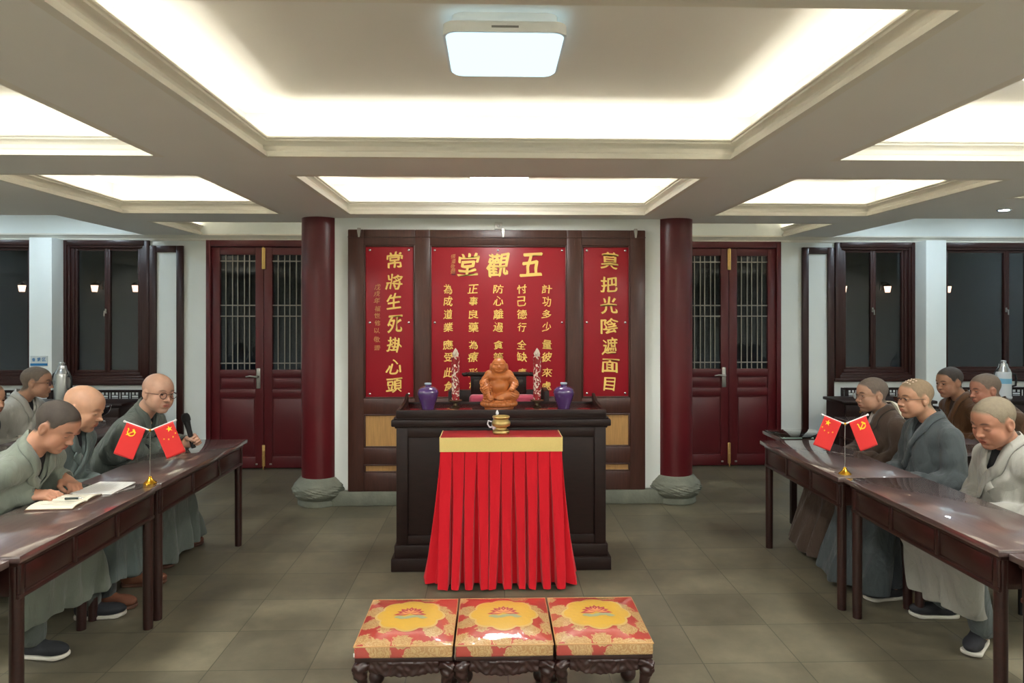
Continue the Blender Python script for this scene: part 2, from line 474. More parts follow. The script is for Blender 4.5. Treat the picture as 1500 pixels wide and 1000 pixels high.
hb.append((XL, XR, YB, YB + .2, 2.465, 3.0))
hb.append((-4.815, -4.585, 7.23, YB, 0, 2.47)); hb.append((4.668, 4.888, 7.23, YB, 0, 2.47))
wall('wall_back', hb)
wall('wall_altar', [(-1.55, 1.66, 6.05, YB, 0, SOF)])
struct(MB().box(-1.45, 1.55, 5.985, 6.05, 0, .128, bev=.012).build('baseboard_altar', STONE))
# cornice running along the back wall
def cornice_run(name, x0, x1):
    prof = [(0, 0), (.012, 0), (.018, .012), (.018, .022), (.03, .03), (.045, .05), (.06, .055), (.06, .07), (0, .07)]
    mb = MB(); out = [(-d, z) for d, z in prof]
    M = Matrix(((0, 0, 1, x0), (1, 0, 0, YB), (0, 1, 0, 2.462), (0, 0, 0, 1)))
    mb.prism(out, x1 - x0, M)
    return struct(mb.build(name, PLASTER))
cornice_run('trim_1', XL, -1.55); cornice_run('trim_2', 1.66, XR)

# ceiling: soffit slab with coffers cut out of it
COFF = []
for X in ((-3.10, -1.79), (-1.215, 1.303), (1.885, 3.225)):
    for Y in ((-2.75, -.95), (-.45, 1.34), (1.84, 3.69), (4.2, 5.80)):
        COFF.append((X[0], X[1], Y[0], Y[1]))
COFF.append((-3.13, -1.55, 6.33, 7.45)); COFF.append((1.66, 3.19, 6.30, 7.45))
for Y in ((-.9, .70), (1.12, 2.63), (3.05, 4.87)):
    COFF.append((3.77, 5.9, Y[0], Y[1])); COFF.append((-5.9, -3.77, Y[0], Y[1]))
HOLES = COFF + [(XL, -3.73, 5.94, YB), (3.73, XR, 5.94, YB)]
ex = sorted({XL, XR} | {v for h in HOLES for v in h[:2]}); ey = sorted({YF, YB} | {v for h in HOLES for v in h[2:]})
cb = MB()
for i in range(len(ex) - 1):
    j0 = None
    for j in range(len(ey)):
        solid = j < len(ey) - 1 and not any(h[0] - 1e-6 <= ex[i] and ex[i + 1] <= h[1] + 1e-6 and h[2] - 1e-6 <= ey[j] and ey[j + 1] <= h[3] + 1e-6 for h in HOLES)
        if solid and j0 is None: j0 = j
        if not solid and j0 is not None: cb.box(ex[i], ex[i + 1], ey[j0], ey[j], SOF, SOF + .02); j0 = None
R = .17                       # how far the coffer walls stand back behind the cornice
for k, h in enumerate(HOLES):
    x0, x1, y0, y1 = h
    r = R if k < len(COFF) else 0
    t = .03
    yb = y1 + r if y1 < YB else YB
    X0, X1, Y0 = x0 - r, x1 + r, y0 - r
    cb.box(X0 - t, X1 + t, Y0 - t, Y0, SOF + .02, CZ); 
    if y1 < YB: cb.box(X0 - t, X1 + t, yb, yb + t, SOF + .02, CZ)
    
    if X0 > XL: cb.box(X0 - t, X0, Y0, yb, SOF + .02, CZ)
    if X1 < XR: cb.box(X1, X1 + t, Y0, yb, SOF + .02, CZ)
cb.box(XL, XR, YF, YB, CZ, CZ + .1)
struct(cb.build('ceiling', CEIL))

STRIP = emitter('warm_led_strip', (255, 250, 238), COVE_POWER)
CPROF = [(0.0, SOF - .002), (.012, SOF - .002), (.012, SOF + .012), (.004, SOF + .014), (.004, SOF + .028), (-.004, SOF + .032),
         (-.018, SOF + .045), (-.022, SOF + .062), (-.014, SOF + .076), (.004, SOF + .084), (.004, SOF + .094), (.012, SOF + .097), (.012, SOF + .106), (-.02, SOF + .106), (-.03, SOF + .02), (-.03, SOF + .0)]
def coffer_trim(n, c, open_back=False):
    x0, x1, y0, y1 = c
    t = bmesh.new(); rings = []
    for (o, z) in CPROF:      # o > 0 reaches into the coffer
        pts = [(x0 + o, y0 + o), (x1 - o, y0 + o), (x1 - o, y1 - o), (x0 + o, y1 - o)]
        if open_back: pts = [(x0 + o, y1 + .0), (x0 + o, y0 + o), (x1 - o, y0 + o), (x1 - o, y1 + .0)]
        rings.append([t.verts.new((a, b, z)) for a, b in pts])
    m = len(rings)
    for i in range(m):
        A, B = rings[i], rings[(i + 1) % m]
        for k in range(3 if open_back else 4): t.faces.new((A[k], A[(k + 1) % 4], B[(k + 1) % 4], B[k]))
    bmesh.ops.recalc_face_normals(t, faces=t.faces)
    mb = MB(); mb._merge(t)
    o = struct(mb.build('trim_%d' % n, PLASTER))
    s = MB(); d = .10; w = .012; z = SOF + .035
    s.box(x0 - d, x0 - d + w, y0, y1, z, z + .006); s.box(x1 + d - w, x1 + d, y0, y1, z, z + .006)
    s.box(x0, x1, y0 - d, y0 - d + w, z, z + .006)
    if not open_back: s.box(x0, x1, y1 + d - w, y1 + d, z, z + .006)
    s.build('led_strip', STRIP, o)
for k, c in enumerate(COFF): coffer_trim(k + 3, c, c[3] >= YB)

# square ceiling lamps
def rrect(hx, hy, r, n=8):
    return [(sx * (hx - r) + r * math.cos(a0 + PI / 2 * k / n), sy * (hy - r) + r * math.sin(a0 + PI / 2 * k / n))
            for sx, sy, a0 in ((1, 1, 0), (-1, 1, PI / 2), (-1, -1, PI), (1, -1, 1.5 * PI)) for k in range(n + 1)]
LAMPBODY = mat('lamp_white_plastic', (225, 228, 226), .4)
DIFF = emitter('lamp_diffuser_dim', (196, 234, 250), LAMP_SEEN); DIFFB = emitter('unseen_lamp_diffuser', (250, 252, 250), UNSEEN_LAMP_POWER)
def ceiling_lamp(x, y, label, diff=None):
    t = thing('ceiling_lamp', label, 'ceiling light', (x, y, CZ), 0)
    MB().prism(rrect(.20, .20, .05), .06, Matrix.Translation((0, 0, -.06))).build('mounting_tray', LAMPBODY, t)
    fr = MB()
    for k in (0,):
        a = rrect(.232, .232, .055); b = rrect(.222, .222, .047)
        f = bmesh.new()
        A0 = [f.verts.new((p[0], p[1], -.085)) for p in a]; A1 = [f.verts.new((p[0], p[1], -.045)) for p in a]
        B0 = [f.verts.new((p[0], p[1], -.085)) for p in b]; B1 = [f.verts.new((p[0], p[1], -.045)) for p in b]
        n = len(a)
        for i in range(n):
            j = (i + 1) % n
            f.faces.new((A0[i], A0[j], A1[j], A1[i])); f.faces.new((B0[j], B0[i], B1[i], B1[j])); f.faces.new((A0[j], A0[i], B0[i], B0[j])); f.faces.new((A1[i], A1[j], B1[j], B1[i]))
        bmesh.ops.recalc_face_normals(f, faces=f.faces); fr._merge(f)
    fr.build('rim', LAMPBODY, t)
    mb = MB(); f = bmesh.new(); rings = []
    for (s, z) in ((.221, -.05), (.221, -.088), (.212, -.096), (.18, -.1)):
        rings.append([f.verts.new((p[0], p[1], z)) for p in rrect(s, s, .047 * s / .221)])
    for A, B in zip(rings, rings[1:]):
        for i in range(len(A)): j = (i + 1) % len(A); f.faces.new((A[i], A[j], B[j], B[i]))
    f.faces.new(rings[-1]); f.faces.new(rings[0][::-1]); bmesh.ops.recalc_face_normals(f, faces=f.faces); mb._merge(f)
    mb.build('diffuser', diff or DIFF, t)
    MB().box(-.05, .05, -.2325, -.231, -.07, -.062).build('name_strip', mat('grey_print', (120, 120, 118), .5), t)
    return t
ceiling_lamp(.045, 2.74, 'square white ceiling lamp with glowing bluish diffuser in the large near coffer')
ceiling_lamp(.05, 5.03, 'ceiling lamp in the coffer above the altar, only its glowing lower edge showing', emitter('lamp_diffuser_altar', (250, 252, 250), LAMP_ALTAR))
for x, y in ((.045, .45), (.045, -1.85), (-2.44, .45), (2.55, .45), (-2.44, -1.85), (2.55, -1.85), (-2.44, 2.74), (2.55, 2.74), (4.83, 1.87), (-4.83, 1.87)):
    ceiling_lamp(x, y, 'unseen ceiling lamp added for light in a coffer outside the picture', DIFFB).__setitem__('group', 'added ceiling lamps outside the picture')  # added out of view; these carry most of the room's light
DOWN = emitter('downlight_glow', (214, 234, 250), DOWN_POWER)
def downlight(x, y, label, z=SOF, group=None):
    t = thing('downlight', label, 'ceiling light', (x, y, z), 0, group)
    MB().lathe([(.05, -.008), (.055, -.004), (.055, 0), (.034, 0), (.034, -.006), (.05, -.008)], cap=False).build('ring', STEEL, t)
    MB().lathe([(0, -.0075), (.034, -.0055), (.034, 0), (0, 0)], seg=20).build('bulb', DOWN, t)
downlight(4.138, 5.413, 'small bright downlight in the ceiling above the right windows')
for x, y, z in ((-4.1, 5.4, SOF), (-4.3, 6.7, CZ), (4.3, 6.7, CZ), (-5.5, 6.7, CZ), (5.5, 6.7, CZ)): downlight(x, y, 'small unseen downlight added in the ceiling before the windows, outside the picture', z, 'added downlights outside the picture')  # unseen downlights added to brighten and cool the window wall

# round maroon columns on carved stone drums
def column(name, x, y):
    o = MB().lathe([(.160, .20), (.160, 2.52)], seg=48).build('shaft', MAROON)
    o.name = name; o.location = (x, y, 0); struct(o)
    rnd = random.Random(3)
    def relief(a, z, r):
        u = (z - .06) / .13
        if not 0 < u < 1: return 0
        w = math.sin(PI * u) ** .6
        s = math.sin(6 * a + 2.2 * math.sin(3 * a + 9 * u)) * .5 + .5
        curl = math.sin(14 * a + 11 * u) * math.sin(9 * u * PI + 5 * a)
        leaf = abs(math.sin(3 * a)) ** .7
        return w * leaf * (.012 * s ** 2 + .010 * curl)
    prof = [(0, 0), (.185, 0), (.192, .006), (.192, .035), (.187, .045), (.18, .05), (.182, .058)]
    for i in range(26):
        u = i / 25
        prof.append((.186 + .048 * math.sin(PI * (u * .80 + .02)) ** .8, .06 + .13 * u))
    prof += [(.205, .198), (.195, .212), (.182, .225), (.172, .238), (.163, .243), (.16, .244), (.0, .244)]
    MB().lathe(prof, seg=120, disp=relief).build('stone_base', STONE, o)
column('column_left', -1.535, 6.12); column('column_right', 1.635, 6.12)

# framed white panels beside the windows
def framed_panel(name, x0, x1):
    o = thing(name, 'x', 'x'); 
    for k in ('label', 'category'): del o[k]
    struct(o)
    MB().box(x0 + .04, x1 - .04, YB - .012, YB, .02, 2.36).build('panel', WHITE, o)
    f = MB(); w = .072
    f.box(x0, x0 + w, YB - .035, YB, 0, 2.408, .006); f.box(x1 - w, x1, YB - .035, YB, 0, 2.408, .006); f.box(x0 + w, x1 - w, YB - .035, YB, 2.408 - w, 2.408, .006)
    f.build('frame', WINWOOD, o)
framed_panel('trim_41', -3.68, -3.323); framed_panel('trim_42', 3.405, 3.76)

# windows: deep dark frames, two casements, glass
def window(name, w, mid=None, side_hidden=0):
    x0, x1, z0, z1 = w
    o = thing(name, 'x', 'x')
    for k in ('label', 'category'): del o[k]
    struct(o)
    mid = (x0 + x1) / 2 - .005 if mid is None else mid
    def ring(mb, a0, a1, b0, b1, wd, ya, yb, bev=.006):
        mb.box(a0, a0 + wd, ya, yb, b0, b1, bev); mb.box(a1 - wd, a1, ya, yb, b0, b1, bev)
        mb.box(a0 + wd, a1 - wd, ya, yb, b0, b0 + wd, bev); mb.box(a0 + wd, a1 - wd, ya, yb, b1 - wd, b1, bev)
    f = MB()
    ring(f, x0, x1, z0, z1, .055, YB - .03, YB + .10); ring(f, x0 + .045, x1 - .045, z0 + .045, z1 - .045, .035, YB - .012, YB + .1); ring(f, x0 + .075, x1 - .075, z0 + .075, z1 - .04, .04, YB + .01, YB + .1)
    f.box(x0 - .01, x1 + .01, YB - .045, YB, z0 - .015, z0 + .02, .006)
    f.build('window_frame', WINWOOD, o)
    for a, b in ((x0 + .112, mid), (mid, x1 - .112)):
        s = MB(); ring(s, a, b, z0 + .112, z1 - .078, .03, YB + .02, YB + .06, .004)
        so = s.build('sash', WINWOOD, o)
        MB().box(a + .025, b - .025, YB + .038, YB + .044, z0 + .13, z1 - .10).build('pane', GLASS, so)
    h = MB(); h.box(mid - .02, mid - .005, YB + .005, YB + .02, z0 + .75, z0 + .80, .003); h.tube([(mid - .012, YB + .005, z0 + .775), (mid - .012, YB - .02, z0 + .775), (mid - .012, YB - .022, z0 + .72)], .006)
    h.build('latch', DULLST, o)
window('window_1', WIN[0], -5.45); window('window_2', WIN[1], -4.15); window('window_3', WIN[2], 4.225); window('window_4', WIN[3], 5.74)

# double doors
BARM = mat('grey_painted_bar', (150, 146, 138), .45)
def double_door(name, x0, x1, mid):
    o = thing(name, 'x', 'x')
    for k in ('label', 'category'): del o[k]
    struct(o)
    f = MB()
    f.box(x0, x0 + .05, YB - .03, YB + .1, 0, 2.47, .006); f.box(x1 - .05, x1, YB - .03, YB + .1, 0, 2.47, .006); f.box(x0 + .05, x1 - .05, YB - .03, YB + .1, 2.40, 2.47, .006)
    f.build('door_frame', DOORRED, o)
    for sgn, (a, b) in ((-1, (x0 + .05, mid - .002)), (1, (mid + .002, x1 - .05))):
        lf = MB(); ya, yb = YB + .0, YB + .045; st = .088
        lf.box(a, a + st, ya, yb, .01, 2.395, .004); lf.box(b - st, b, ya, yb, .01, 2.395, .004)
        for z0, z1 in ((2.315, 2.395), (.99, 1.072), (.775, .86), (.01, .13)): lf.box(a + st, b - st, ya, yb, z0, z1, .004)
        lf.box(a + st - .005, b - st + .005, ya + .014, yb - .01, .12, .78); lf.box(a + st - .005, b - st + .005, ya + .014, yb - .01, .85, 1.0)
        for z0, z1 in ((.15, .755), (.875, .975)): lf.box(a + st + .018, b - st - .018, ya + .006, yb, z0, z1, .004)
        leaf = lf.build('door_leaf', DOORRED, o)
        MB().box(a + st - .005, b - st + .005, YB + .03, YB + .035, 1.065, 2.32).build('pane', GLASS, leaf)
        br = MB(); w = b - a - 2 * st
        for k in range(1, 6): x = a + st + w * k / 6 + .004 * (-1) ** k; br.tube([(x, YB + .018, 1.072), (x, YB + .018, 2.315)], .0065, 8)
        for z in (1.142, 1.651, 1.768, 2.247): br.box(a + st, b - st, YB + .012, YB + .024, z - .006, z + .006)
        br.build('bars', BARM, leaf)
        hg = MB(); hx = a if sgn < 0 else b
        for z in (1.2, 2.17): hg.tube([(hx + sgn * .004, YB - .008, z - .05), (hx + sgn * .004, YB - .008, z + .05)], .008)
        hg.build('hinge', DOORRED, leaf)
        MB().box(mid + sgn * .075 - .012, mid + sgn * .075 + .012, YB - .012, YB, .045, .062, .003).build('door_stop', DULLST, leaf)
        if sgn < 0:
            h = MB(); hx = b - .055
            h.box(hx - .022, hx + .022, YB - .008, YB, .87, 1.09, .008); h.tube([(hx, YB - .005, 1.0), (hx, YB - .05, 1.0), (hx - .02, YB - .056, 1.0), (hx - .075, YB - .054, 1.008), (hx - .118, YB - .05, 1.0)], [.012, .011, .011, .009, .007])
            h.lathe([(0, -.004), (.012, -.004), (.012, .004), (0, .004)], (0, 0, 0), 16, M=Matrix.Translation((hx, YB - .008, .92)) @ Matrix.Rotation(PI / 2, 4, 'X'))
            h.build('door_handle', DULLST, leaf)
    b = MB(); b.box(mid - .018, mid + .018, YB - .012, YB, 2.16, 2.39, .004); b.tube([(mid, YB - .016, 2.2), (mid, YB - .016, 2.41)], .007); b.box(mid - .01, mid + .01, YB - .03, YB - .012, 2.24, 2.26, .003)
    b.build('top_bolt', BRASSP, o)
    b = MB(); b.box(mid - .016, mid + .016, YB - .012, YB, .03, .26, .004); b.tube([(mid, YB - .016, .0), (mid, YB - .016, .2)], .007); b.box(mid - .01, mid + .01, YB - .03, YB - .012, .13, .15, .003)
    b.build('bottom_bolt', BRASSP, o)
double_door('door_1', DOOR[0][0], DOOR[0][1], -2.475); double_door('door_2', DOOR[1][0], DOOR[1][1], 2.60)

# night outside: a grey corridor wall with lanterns, seen through the glass
struct(MB().box(-8, 8, 9.6, 9.8, 0, 3.2).build('exterior_wall', mat('grey_outside_render', (74, 80, 86), .85)))
struct(MB().box(-8, 8, 7.66, 9.6, 3.0, 3.1).build('exterior_ceiling', mat('dark_soffit', (40, 40, 42), .8)))
LANT = emitter('lantern_light', (255, 205, 165), 2.2)
def lantern(x, label):
    t = thing('wall_lantern', label, 'lantern', (x, 9.6, 2.03), 0)
    MB().box(-.035, .035, -.025, 0, -.02, .10, .006).tube([(0, -.02, .06), (0, -.09, .09), (0, -.15, .075)], .009).build('bracket', BLACK, t)
    MB().lathe([(0, .085), (.015, .078), (.060, .045), (.068, .032), (.058, .032), (0, .035)], (0, -.15, 0), 6).lathe([(0, -.065), (.034, -.065), (.038, -.055), (0, -.055)], (0, -.15, 0), 6).build('cap', BLACK, t)
    MB().lathe([(0, .032), (.052, .032), (.036, -.055), (0, -.055)], (0, -.15, 0), 6).build('glass_shade', LANT, t)
for x, l in ((-6.39, 'glowing lantern seen through the leftmost window'), (-5.42, 'glowing lantern seen in the left pane of the left window beside the pillar'),
             (-4.87, 'glowing lantern seen in the right pane of the left window beside the pillar'), (4.92, 'dim lantern at the left edge of the window beside the right framed panel'),
             (5.55, 'glowing lantern in the right pane of the window beside the right framed panel'), (6.41, 'glowing lantern seen through the rightmost window')): lantern(x, l)
# ------------------------------------------------------------------ altar screen with calligraphy boards
SY = 6.0
scr = thing('altar_screen', 'tall dark brown panelled wooden screen between the two maroon columns', 'wall panelling', (0.04, 6.05, .125))
def rel(o, x, y, z): return (x - o.location.x, y - o.location.y, z - o.location.z)
class Off(MB):   # world coordinates for a part of a thing that is not rotated
    def __init__(s, o): super().__init__(); s.o = o
    def build(s, name, m, parent=None, smooth=None, angle=40):
        bmesh.ops.translate(s.bm, verts=s.bm.verts, vec=-Vector(s.o.location))
        return super().build(name, m, parent or s.o, smooth, angle)
X0, X1, Z0, Z1 = -1.264, 1.345, .128, 2.413
openx = [(-1.125, -.683), (-.550, .650), (.785, 1.210)]
fr = Off(scr)
fr.box(X0, X1, 6.02, 6.045, Z0, Z1)                                   # backing
for a, b in ((X0, openx[0][0]), (openx[0][1], openx[1][0]), (openx[1][1], openx[2][0]), (openx[2][1], X1)): fr.box(a, b, 5.985, 6.03, Z0, Z1, .008)
for (a, b) in openx:
    fr.box(a - .004, b + .004, 5.988, 6.03, 2.276, Z1, .006); fr.box(a - .004, b + .004, 5.988, 6.03, .80, .938, .006)
    fr.box(a - .004, b + .004, 5.988, 6.03, .362, .508, .006); fr.box(a - .004, b + .004, 5.988, 6.03, Z0, .29, .006)
fr.build('frame', WALNUT)
tr = Off(scr)
tr.box(X0, X1, 5.976, 5.99, 2.345, 2.351); 
for x in (-.617, .717): tr.box(x - .002, x + .002, 5.981, 5.99, 2.28, 2.345)
for (a, b) in openx:
    for z0, z1 in ((.938, 2.276), (.508, .80), (.29, .362)):
        w = .012
        tr.box(a, a + w, 5.99, 6.02, z0, z1, .004); tr.box(b - w, b, 5.99, 6.02, z0, z1, .004); tr.box(a + w, b - w, 5.99, 6.02, z0, z0 + w, .004); tr.box(a + w, b - w, 5.99, 6.02, z1 - w, z1, .004)
tr.build('bead_moulding', WALNUT)
for (a, b) in (openx[0], openx[2]):
    Off(scr).box(a + .01, b - .01, 6.008, 6.021, .517, .79).build('upper_oak_panel', TAN)
    Off(scr).box(a + .01, b - .01, 6.008, 6.021, .30, .352).build('lower_oak_panel', TAN)
for x in (-1.165, .09, 1.256):
    Off(scr).box(x - .015, x + .015, 5.968, 5.986, 2.395, 2.425, .004).prism([(x - .014, -2.40), (x + .014, -2.40), (x + .006, -2.345), (x - .006, -2.345)], .02, Matrix(((1, 0, 0, 0), (0, 0, 1, 5.963), (0, -1, 0, 0), (0, 0, 0, 1)))).build('clip', DULLST)

BOARD = mat('crimson_lacquer_board', (158, 28, 40), .42, spec=.3, noise=.05, nscale=3, coat=.08, coat_r=.2)
def board(x0, x1, z0, z1, label):
    t = thing('calligraphy_board', label, 'calligraphy board', ((x0 + x1) / 2, 6.019, z0))
    Off(t).box(x0, x1, 6.004, 6.0185, z0, z1, .002).build('panel', BOARD)
    return t
def screws(t, pts):
    for x, z in pts: Off(t).lathe([(0, -.005), (.007, -.004), (.011, 0), (0, 0)], (0, 0, 0), 12, M=Matrix.Translation((x, 6.004, z)) @ Matrix.Rotation(-PI / 2, 4, 'X')).build('screw_cap', STEEL)
rg = random.Random(11)
def column_text(t, chars, x, z_list, w, h, name='lettering', bold=.042, m=GOLD, jit=1.0):
    mb = Off(t)
    for ch, z in zip(chars, z_list):
        if ch == ' ': continue
        ww, hh = w * rg.uniform(.9, 1.1), h * rg.uniform(.9, 1.08)
        if ch in '目面頭': hh *= .86
        if ch == '目': ww *= .72
        add_glyph(mb, ch, x + rg.uniform(-.004, .004) * jit, z, 6.0040, ww, hh, bold, .0032, rg.uniform(-.06, .06) * jit, rg.uniform(.04, .16) * jit)
    return mb.build(name, m, None, False)
SEALM = mat('dark_red_seal', (110, 18, 28), .6)
THINGOLD = mat('thin_gold_script', (206, 140, 84), .45, .1)
def yz(py): return 1.68 + (459 - py) / 1000 * 5.97
b1 = board(-1.113, -.695, .95, 2.264, 'narrow red board left of the altar with seven gold characters and a signature')
column_text(b1, '常將生死掛心頭', -.862, [yz(v) for v in (381, 413, 441, 474, 505, 538, 564)], .135, .140)
column_text(b1, '戊戌年福世修以敬書', -1.012, [yz(v) for v in (420, 430, 440, 452, 462, 473, 484, 497, 509)], .052, .05, 'signature', .02, THINGOLD)
screws(b1, [(x, z) for x in (-1.077, -.737) for z in (2.235, 1.60, .975)])
b2 = board(-.540, .640, .95, 2.264, 'wide central red board with three large gold characters above five columns')
mb = Off(b2)
for ch, px, w in (('堂', 685, .175), ('觀', 730, .185), ('五', 780, .185)):
    add_glyph(mb, ch, (px - 722) / 1000 * 5.85 + .0, yz(387), 6.0040, w, .20, .05, .004, rg.uniform(-.03, .03), .10)
mb.build('title_lettering', GOLD, None, False)
ys = (423, 441, 460, 479, 505, 523, 546, 566)
for px, s in ((802, '計功多少量彼來處'), (765, '忖己德行全缺應供'), (730, '防心離過貪等為宗'), (693, '正事良藥為療形枯'), (656, '為成道業應受此食')):
    x = (px - 750) / 1000; X = (x + .028) * 5.94
    column_text(b2, s, X, [yz(v) for v in ys], .080, .080, 'lettering', .03, GOLD, .7)
column_text(b2, '悟道敬題', (663 - 722) / 1000 * 5.9, [yz(v) for v in (375, 382, 390, 397)], .038, .04, 'signature', .02, THINGOLD)
Off(b2).box(-.362, -.327, 6.001, 6.005, 2.015, 2.05).build('seal', SEALM)
screws(b2, [(-.51, 2.235), (.045, 2.235), (.61, 2.235), (-.51, 1.60), (.61, 1.60)])
b3 = board(.795, 1.200, .95, 2.264, 'narrow red board at the right of the altar with a column of seven gold characters')
column_text(b3, '莫把光陰遮面目', 1.03, [yz(v) for v in (381, 416, 447, 477, 507, 536, 563)], .135, .140)
screws(b3, [(x, z) for x in (.83, 1.17) for z in (2.235, 1.60, .975)])
sen = thing('wall_sensor', 'small white square sensor box on the white wall above the altar screen', 'sensor', (.05, 6.05, 2.45))
Off(sen).box(.015, .085, 6.03, 6.05, 2.425, 2.485, .006).build('housing', mat('white_plastic', (214, 214, 206), .5))
Off(sen).lathe([(0, -.008), (.012, -.006), (.015, 0), (0, 0)], (0, 0, 0), 14, M=Matrix.Translation((.05, 6.031, 2.455)) @ Matrix.Rotation(-PI / 2, 4, 'X')).build('lens', mat('pale_grey_lens', (190, 190, 184), .4))

# ------------------------------------------------------------------ altar cabinet
cab = thing('altar_cabinet', 'large dark wooden altar cabinet with a raised tray rim, behind the red draped table', 'cabinet', (.057, 4.7, 0))
ax0, ax1 = -.632, .746
yb = 4.99
mb = Off(cab); mb.box(ax0, ax1, 4.50, yb, .16, .95, .004); mb.build('body', BLACKWOOD)
mb = Off(cab); mb.box(ax0 - .03, ax1 + .03, 4.452, yb + .02, 0, .085, .005); mb.box(ax0 - .012, ax1 + .012, 4.475, yb + .01, .08, .165, .006); mb.build('plinth', BLACKWOOD)
mb = Off(cab)
mb.box(ax0 + .0, ax0 + .075, 4.488, 4.502, .165, .93, .004); mb.box(ax1 - .075, ax1, 4.488, 4.502, .165, .93, .004); mb.box(ax0 + .075, ax1 - .075, 4.488, 4.502, .868, .93, .004); mb.box(ax0 + .075, ax1 - .075, 4.488, 4.502, .165, .225, .004)
mb.build('front_frame', BLACKWOOD)
mb = Off(cab)
for z0, z1, d in ((.925, .945, .012), (.94, .985, .032), (.98, 1.0, .018)): mb.box(ax0 - d, ax1 + d, 4.50 - d, yb + d, z0, z1, .008)
mb.build('cornice_moulding', BLACKWOOD)
mb = Off(cab); mb.box(ax0, ax1, 4.49, yb, .995, 1.02, .003); mb.build('top', mat('red_brown_lacquer_top', (84, 30, 28), .15, coat=.6))
mb = Off(cab); rt = 1.047
mb.box(ax0, ax1, 4.475, 4.50, .995, rt, .004); mb.box(ax0, ax0 + .02, 4.49, yb, .995, rt, .004); mb.box(ax1 - .02, ax1, 4.49, yb, .995, rt, .004); mb.box(ax0, ax1, yb - .02, yb, .995, rt - .01, .004)
for sx in (ax0 + .01, ax1 - .01): mb.prism([(4.62, rt - .004), (4.99, rt - .004), (4.99, rt + .05), (4.95, rt + .045), (4.88, rt + .014)], .018, Matrix(((0, 0, 1, sx - .009), (1, 0, 0, 0), (0, 1, 0, 0), (0, 0, 0, 1))))
mb.build('tray_rim', BLACKWOOD)

# carved wooden statue on a lotus base
STAT = mat('orange_brown_carved_wood', (186, 108, 52), .38, noise=.12, nscale=14, stretch=(3, 3, 1), coat=.1, coat_r=.2)
st = thing('statue', 'carved orange-brown wooden statue of a laughing seated figure on the altar cabinet', 'statue', (.042, 4.74, 1.02))
def statue_sdf(P):
    P = P * V3(1, 1, 1)
    d = dell(P, (0, -.005, .135), (.068, .066, .068))                       # belly
    d = smin(d, dell(P, (0, .005, .215), (.07, .05, .045)), .03)             # chest
    for s in (-1, 1):
        d = smin(d, dell(P, (s * .030, -.030, .213), (.036, .026, .027)), .012)
        d = smin(d, dcap(P, (s * .060, .005, .235), (s * .100, .0, .165), .031, .030), .02)   # upper arms
    d = smax(d, -dell(P, (0, -.062, .131), (.004, .006, .003)), .002)
    d = smin(d, dcap(P, (-.10, -.02, .165), (-.085, -.055, .135), .027, .022), .012)          # right forearm, hand on the knee
    d = smin(d, dcap(P, (.105, -.02, .15), (.085, -.06, .115), .026, .020), .012)
    d = smin(d, dell(P, (-.088, -.035, .125), (.036, .05, .045)), .012)                      # raised right knee
    d = smin(d, dcap(P, (-.088, -.05, .12), (-.055, -.065, .045), .034, .022), .012)
    d = smin(d, dcap(P, (.09, -.02, .07), (-.0, -.075, .05), .040, .024), .015)               # folded left leg
    d = smin(d, dell(P, (.085, -.015, .068), (.05, .055, .043)), .015)
    d = smin(d, dbox(P, (0, .01, .05), (.105, .06, .025), .02), .03)
    d = smin(d, dell(P, (-.052, -.085, .038), (.018, .022, .012)), .006)
    d = smin(d, dell(P, (.012, -.09, .042), (.024, .016, .013)), .006)
    # robe folds
    f = np.sin(P[:, 2] * 330 + np.abs(P[:, 0]) * 220 + 1.5 * np.sin(P[:, 1] * 60))
    g = np.clip((np.abs(P[:, 0]) - .066) / .02, 0, 1) * np.clip((.25 - P[:, 2]) / .03, 0, 1)
    d = d + .0016 * f * g
    d = smax(d, -dcap(P, (-.064, -.06, .24), (-.058, -.075, .07), .006), .006)
    d = smax(d, -dcap(P, (.064, -.06, .24), (.060, -.075, .09), .006), .006)
    # head
    B0 = P; P = (P - V3(0, -.005, .262)) / 1.17 + V3(0, -.005, .262)
    h = dell(P, (0, -.004, .298), (.042, .043, .05))
    h = smin(h, dell(P, (0, -.018, .279), (.041, .034, .032)), .012)
    h = smin(h, dell(P, (0, -.02, .262), (.03, .028, .018)), .01)
    for s in (-1, 1):
        h = smin(h, dsph(P, (s * .022, -.036, .283), .0125), .008)
        h = smax(h, -dcap(P, (s * .009, -.0475, .300), (s * .027, -.041, .300), .0022), .003)
        h = smin(h, dcap(P, (s * .008, -.0455, .309), (s * .027, -.039, .309), .0028), .004)
        h = smin(h, dell(P, (s * .045, .0, .277), (.0085, .013, .034)), .004)
    h = smin(h, dell(P, (0, -.05, .288), (.009, .009, .010)), .005)
    h = smax(h, -dcap(P, (-.018, -.0475, .270), (.0, -.0505, .2635), .0025), .003)
    h = smax(h, -dcap(P, (.018, -.0475, .270), (.0, -.0505, .2635), .0025), .003)
    return smin(d, h * 1.17, .008)
sd = sdf_obj('figure', lambda P: statue_sdf((P - V3(0, 0, .040)) / V3(1.04, 1.0, .86)) * .86, V3(-.165, -.14, .05), V3(.165, .11, .37), .0026, STAT, st)
bd = MB()
for k in range(13):
    a = -PI * .98 + k * PI * .96 / 12 - .0; bd.sphere((.108 * math.cos(a), .088 * math.sin(a), .037), .021, 14, (1.12, 1, .95)); 
    bd.sphere((.100 * math.cos(a + .12), .082 * math.sin(a + .12), .058), .017, 12, (1.1, 1, .8))
bd.build('lotus_petals', STAT, st)
MB().lathe([(0, 0), (.095, 0), (.10, .008), (.095, .022), (.10, .05), (.105, .066), (0, .07)], seg=40, M=Matrix.Diagonal((1.03, .84, 1, 1))).build('lotus_base', STAT, st)
pr = MB()
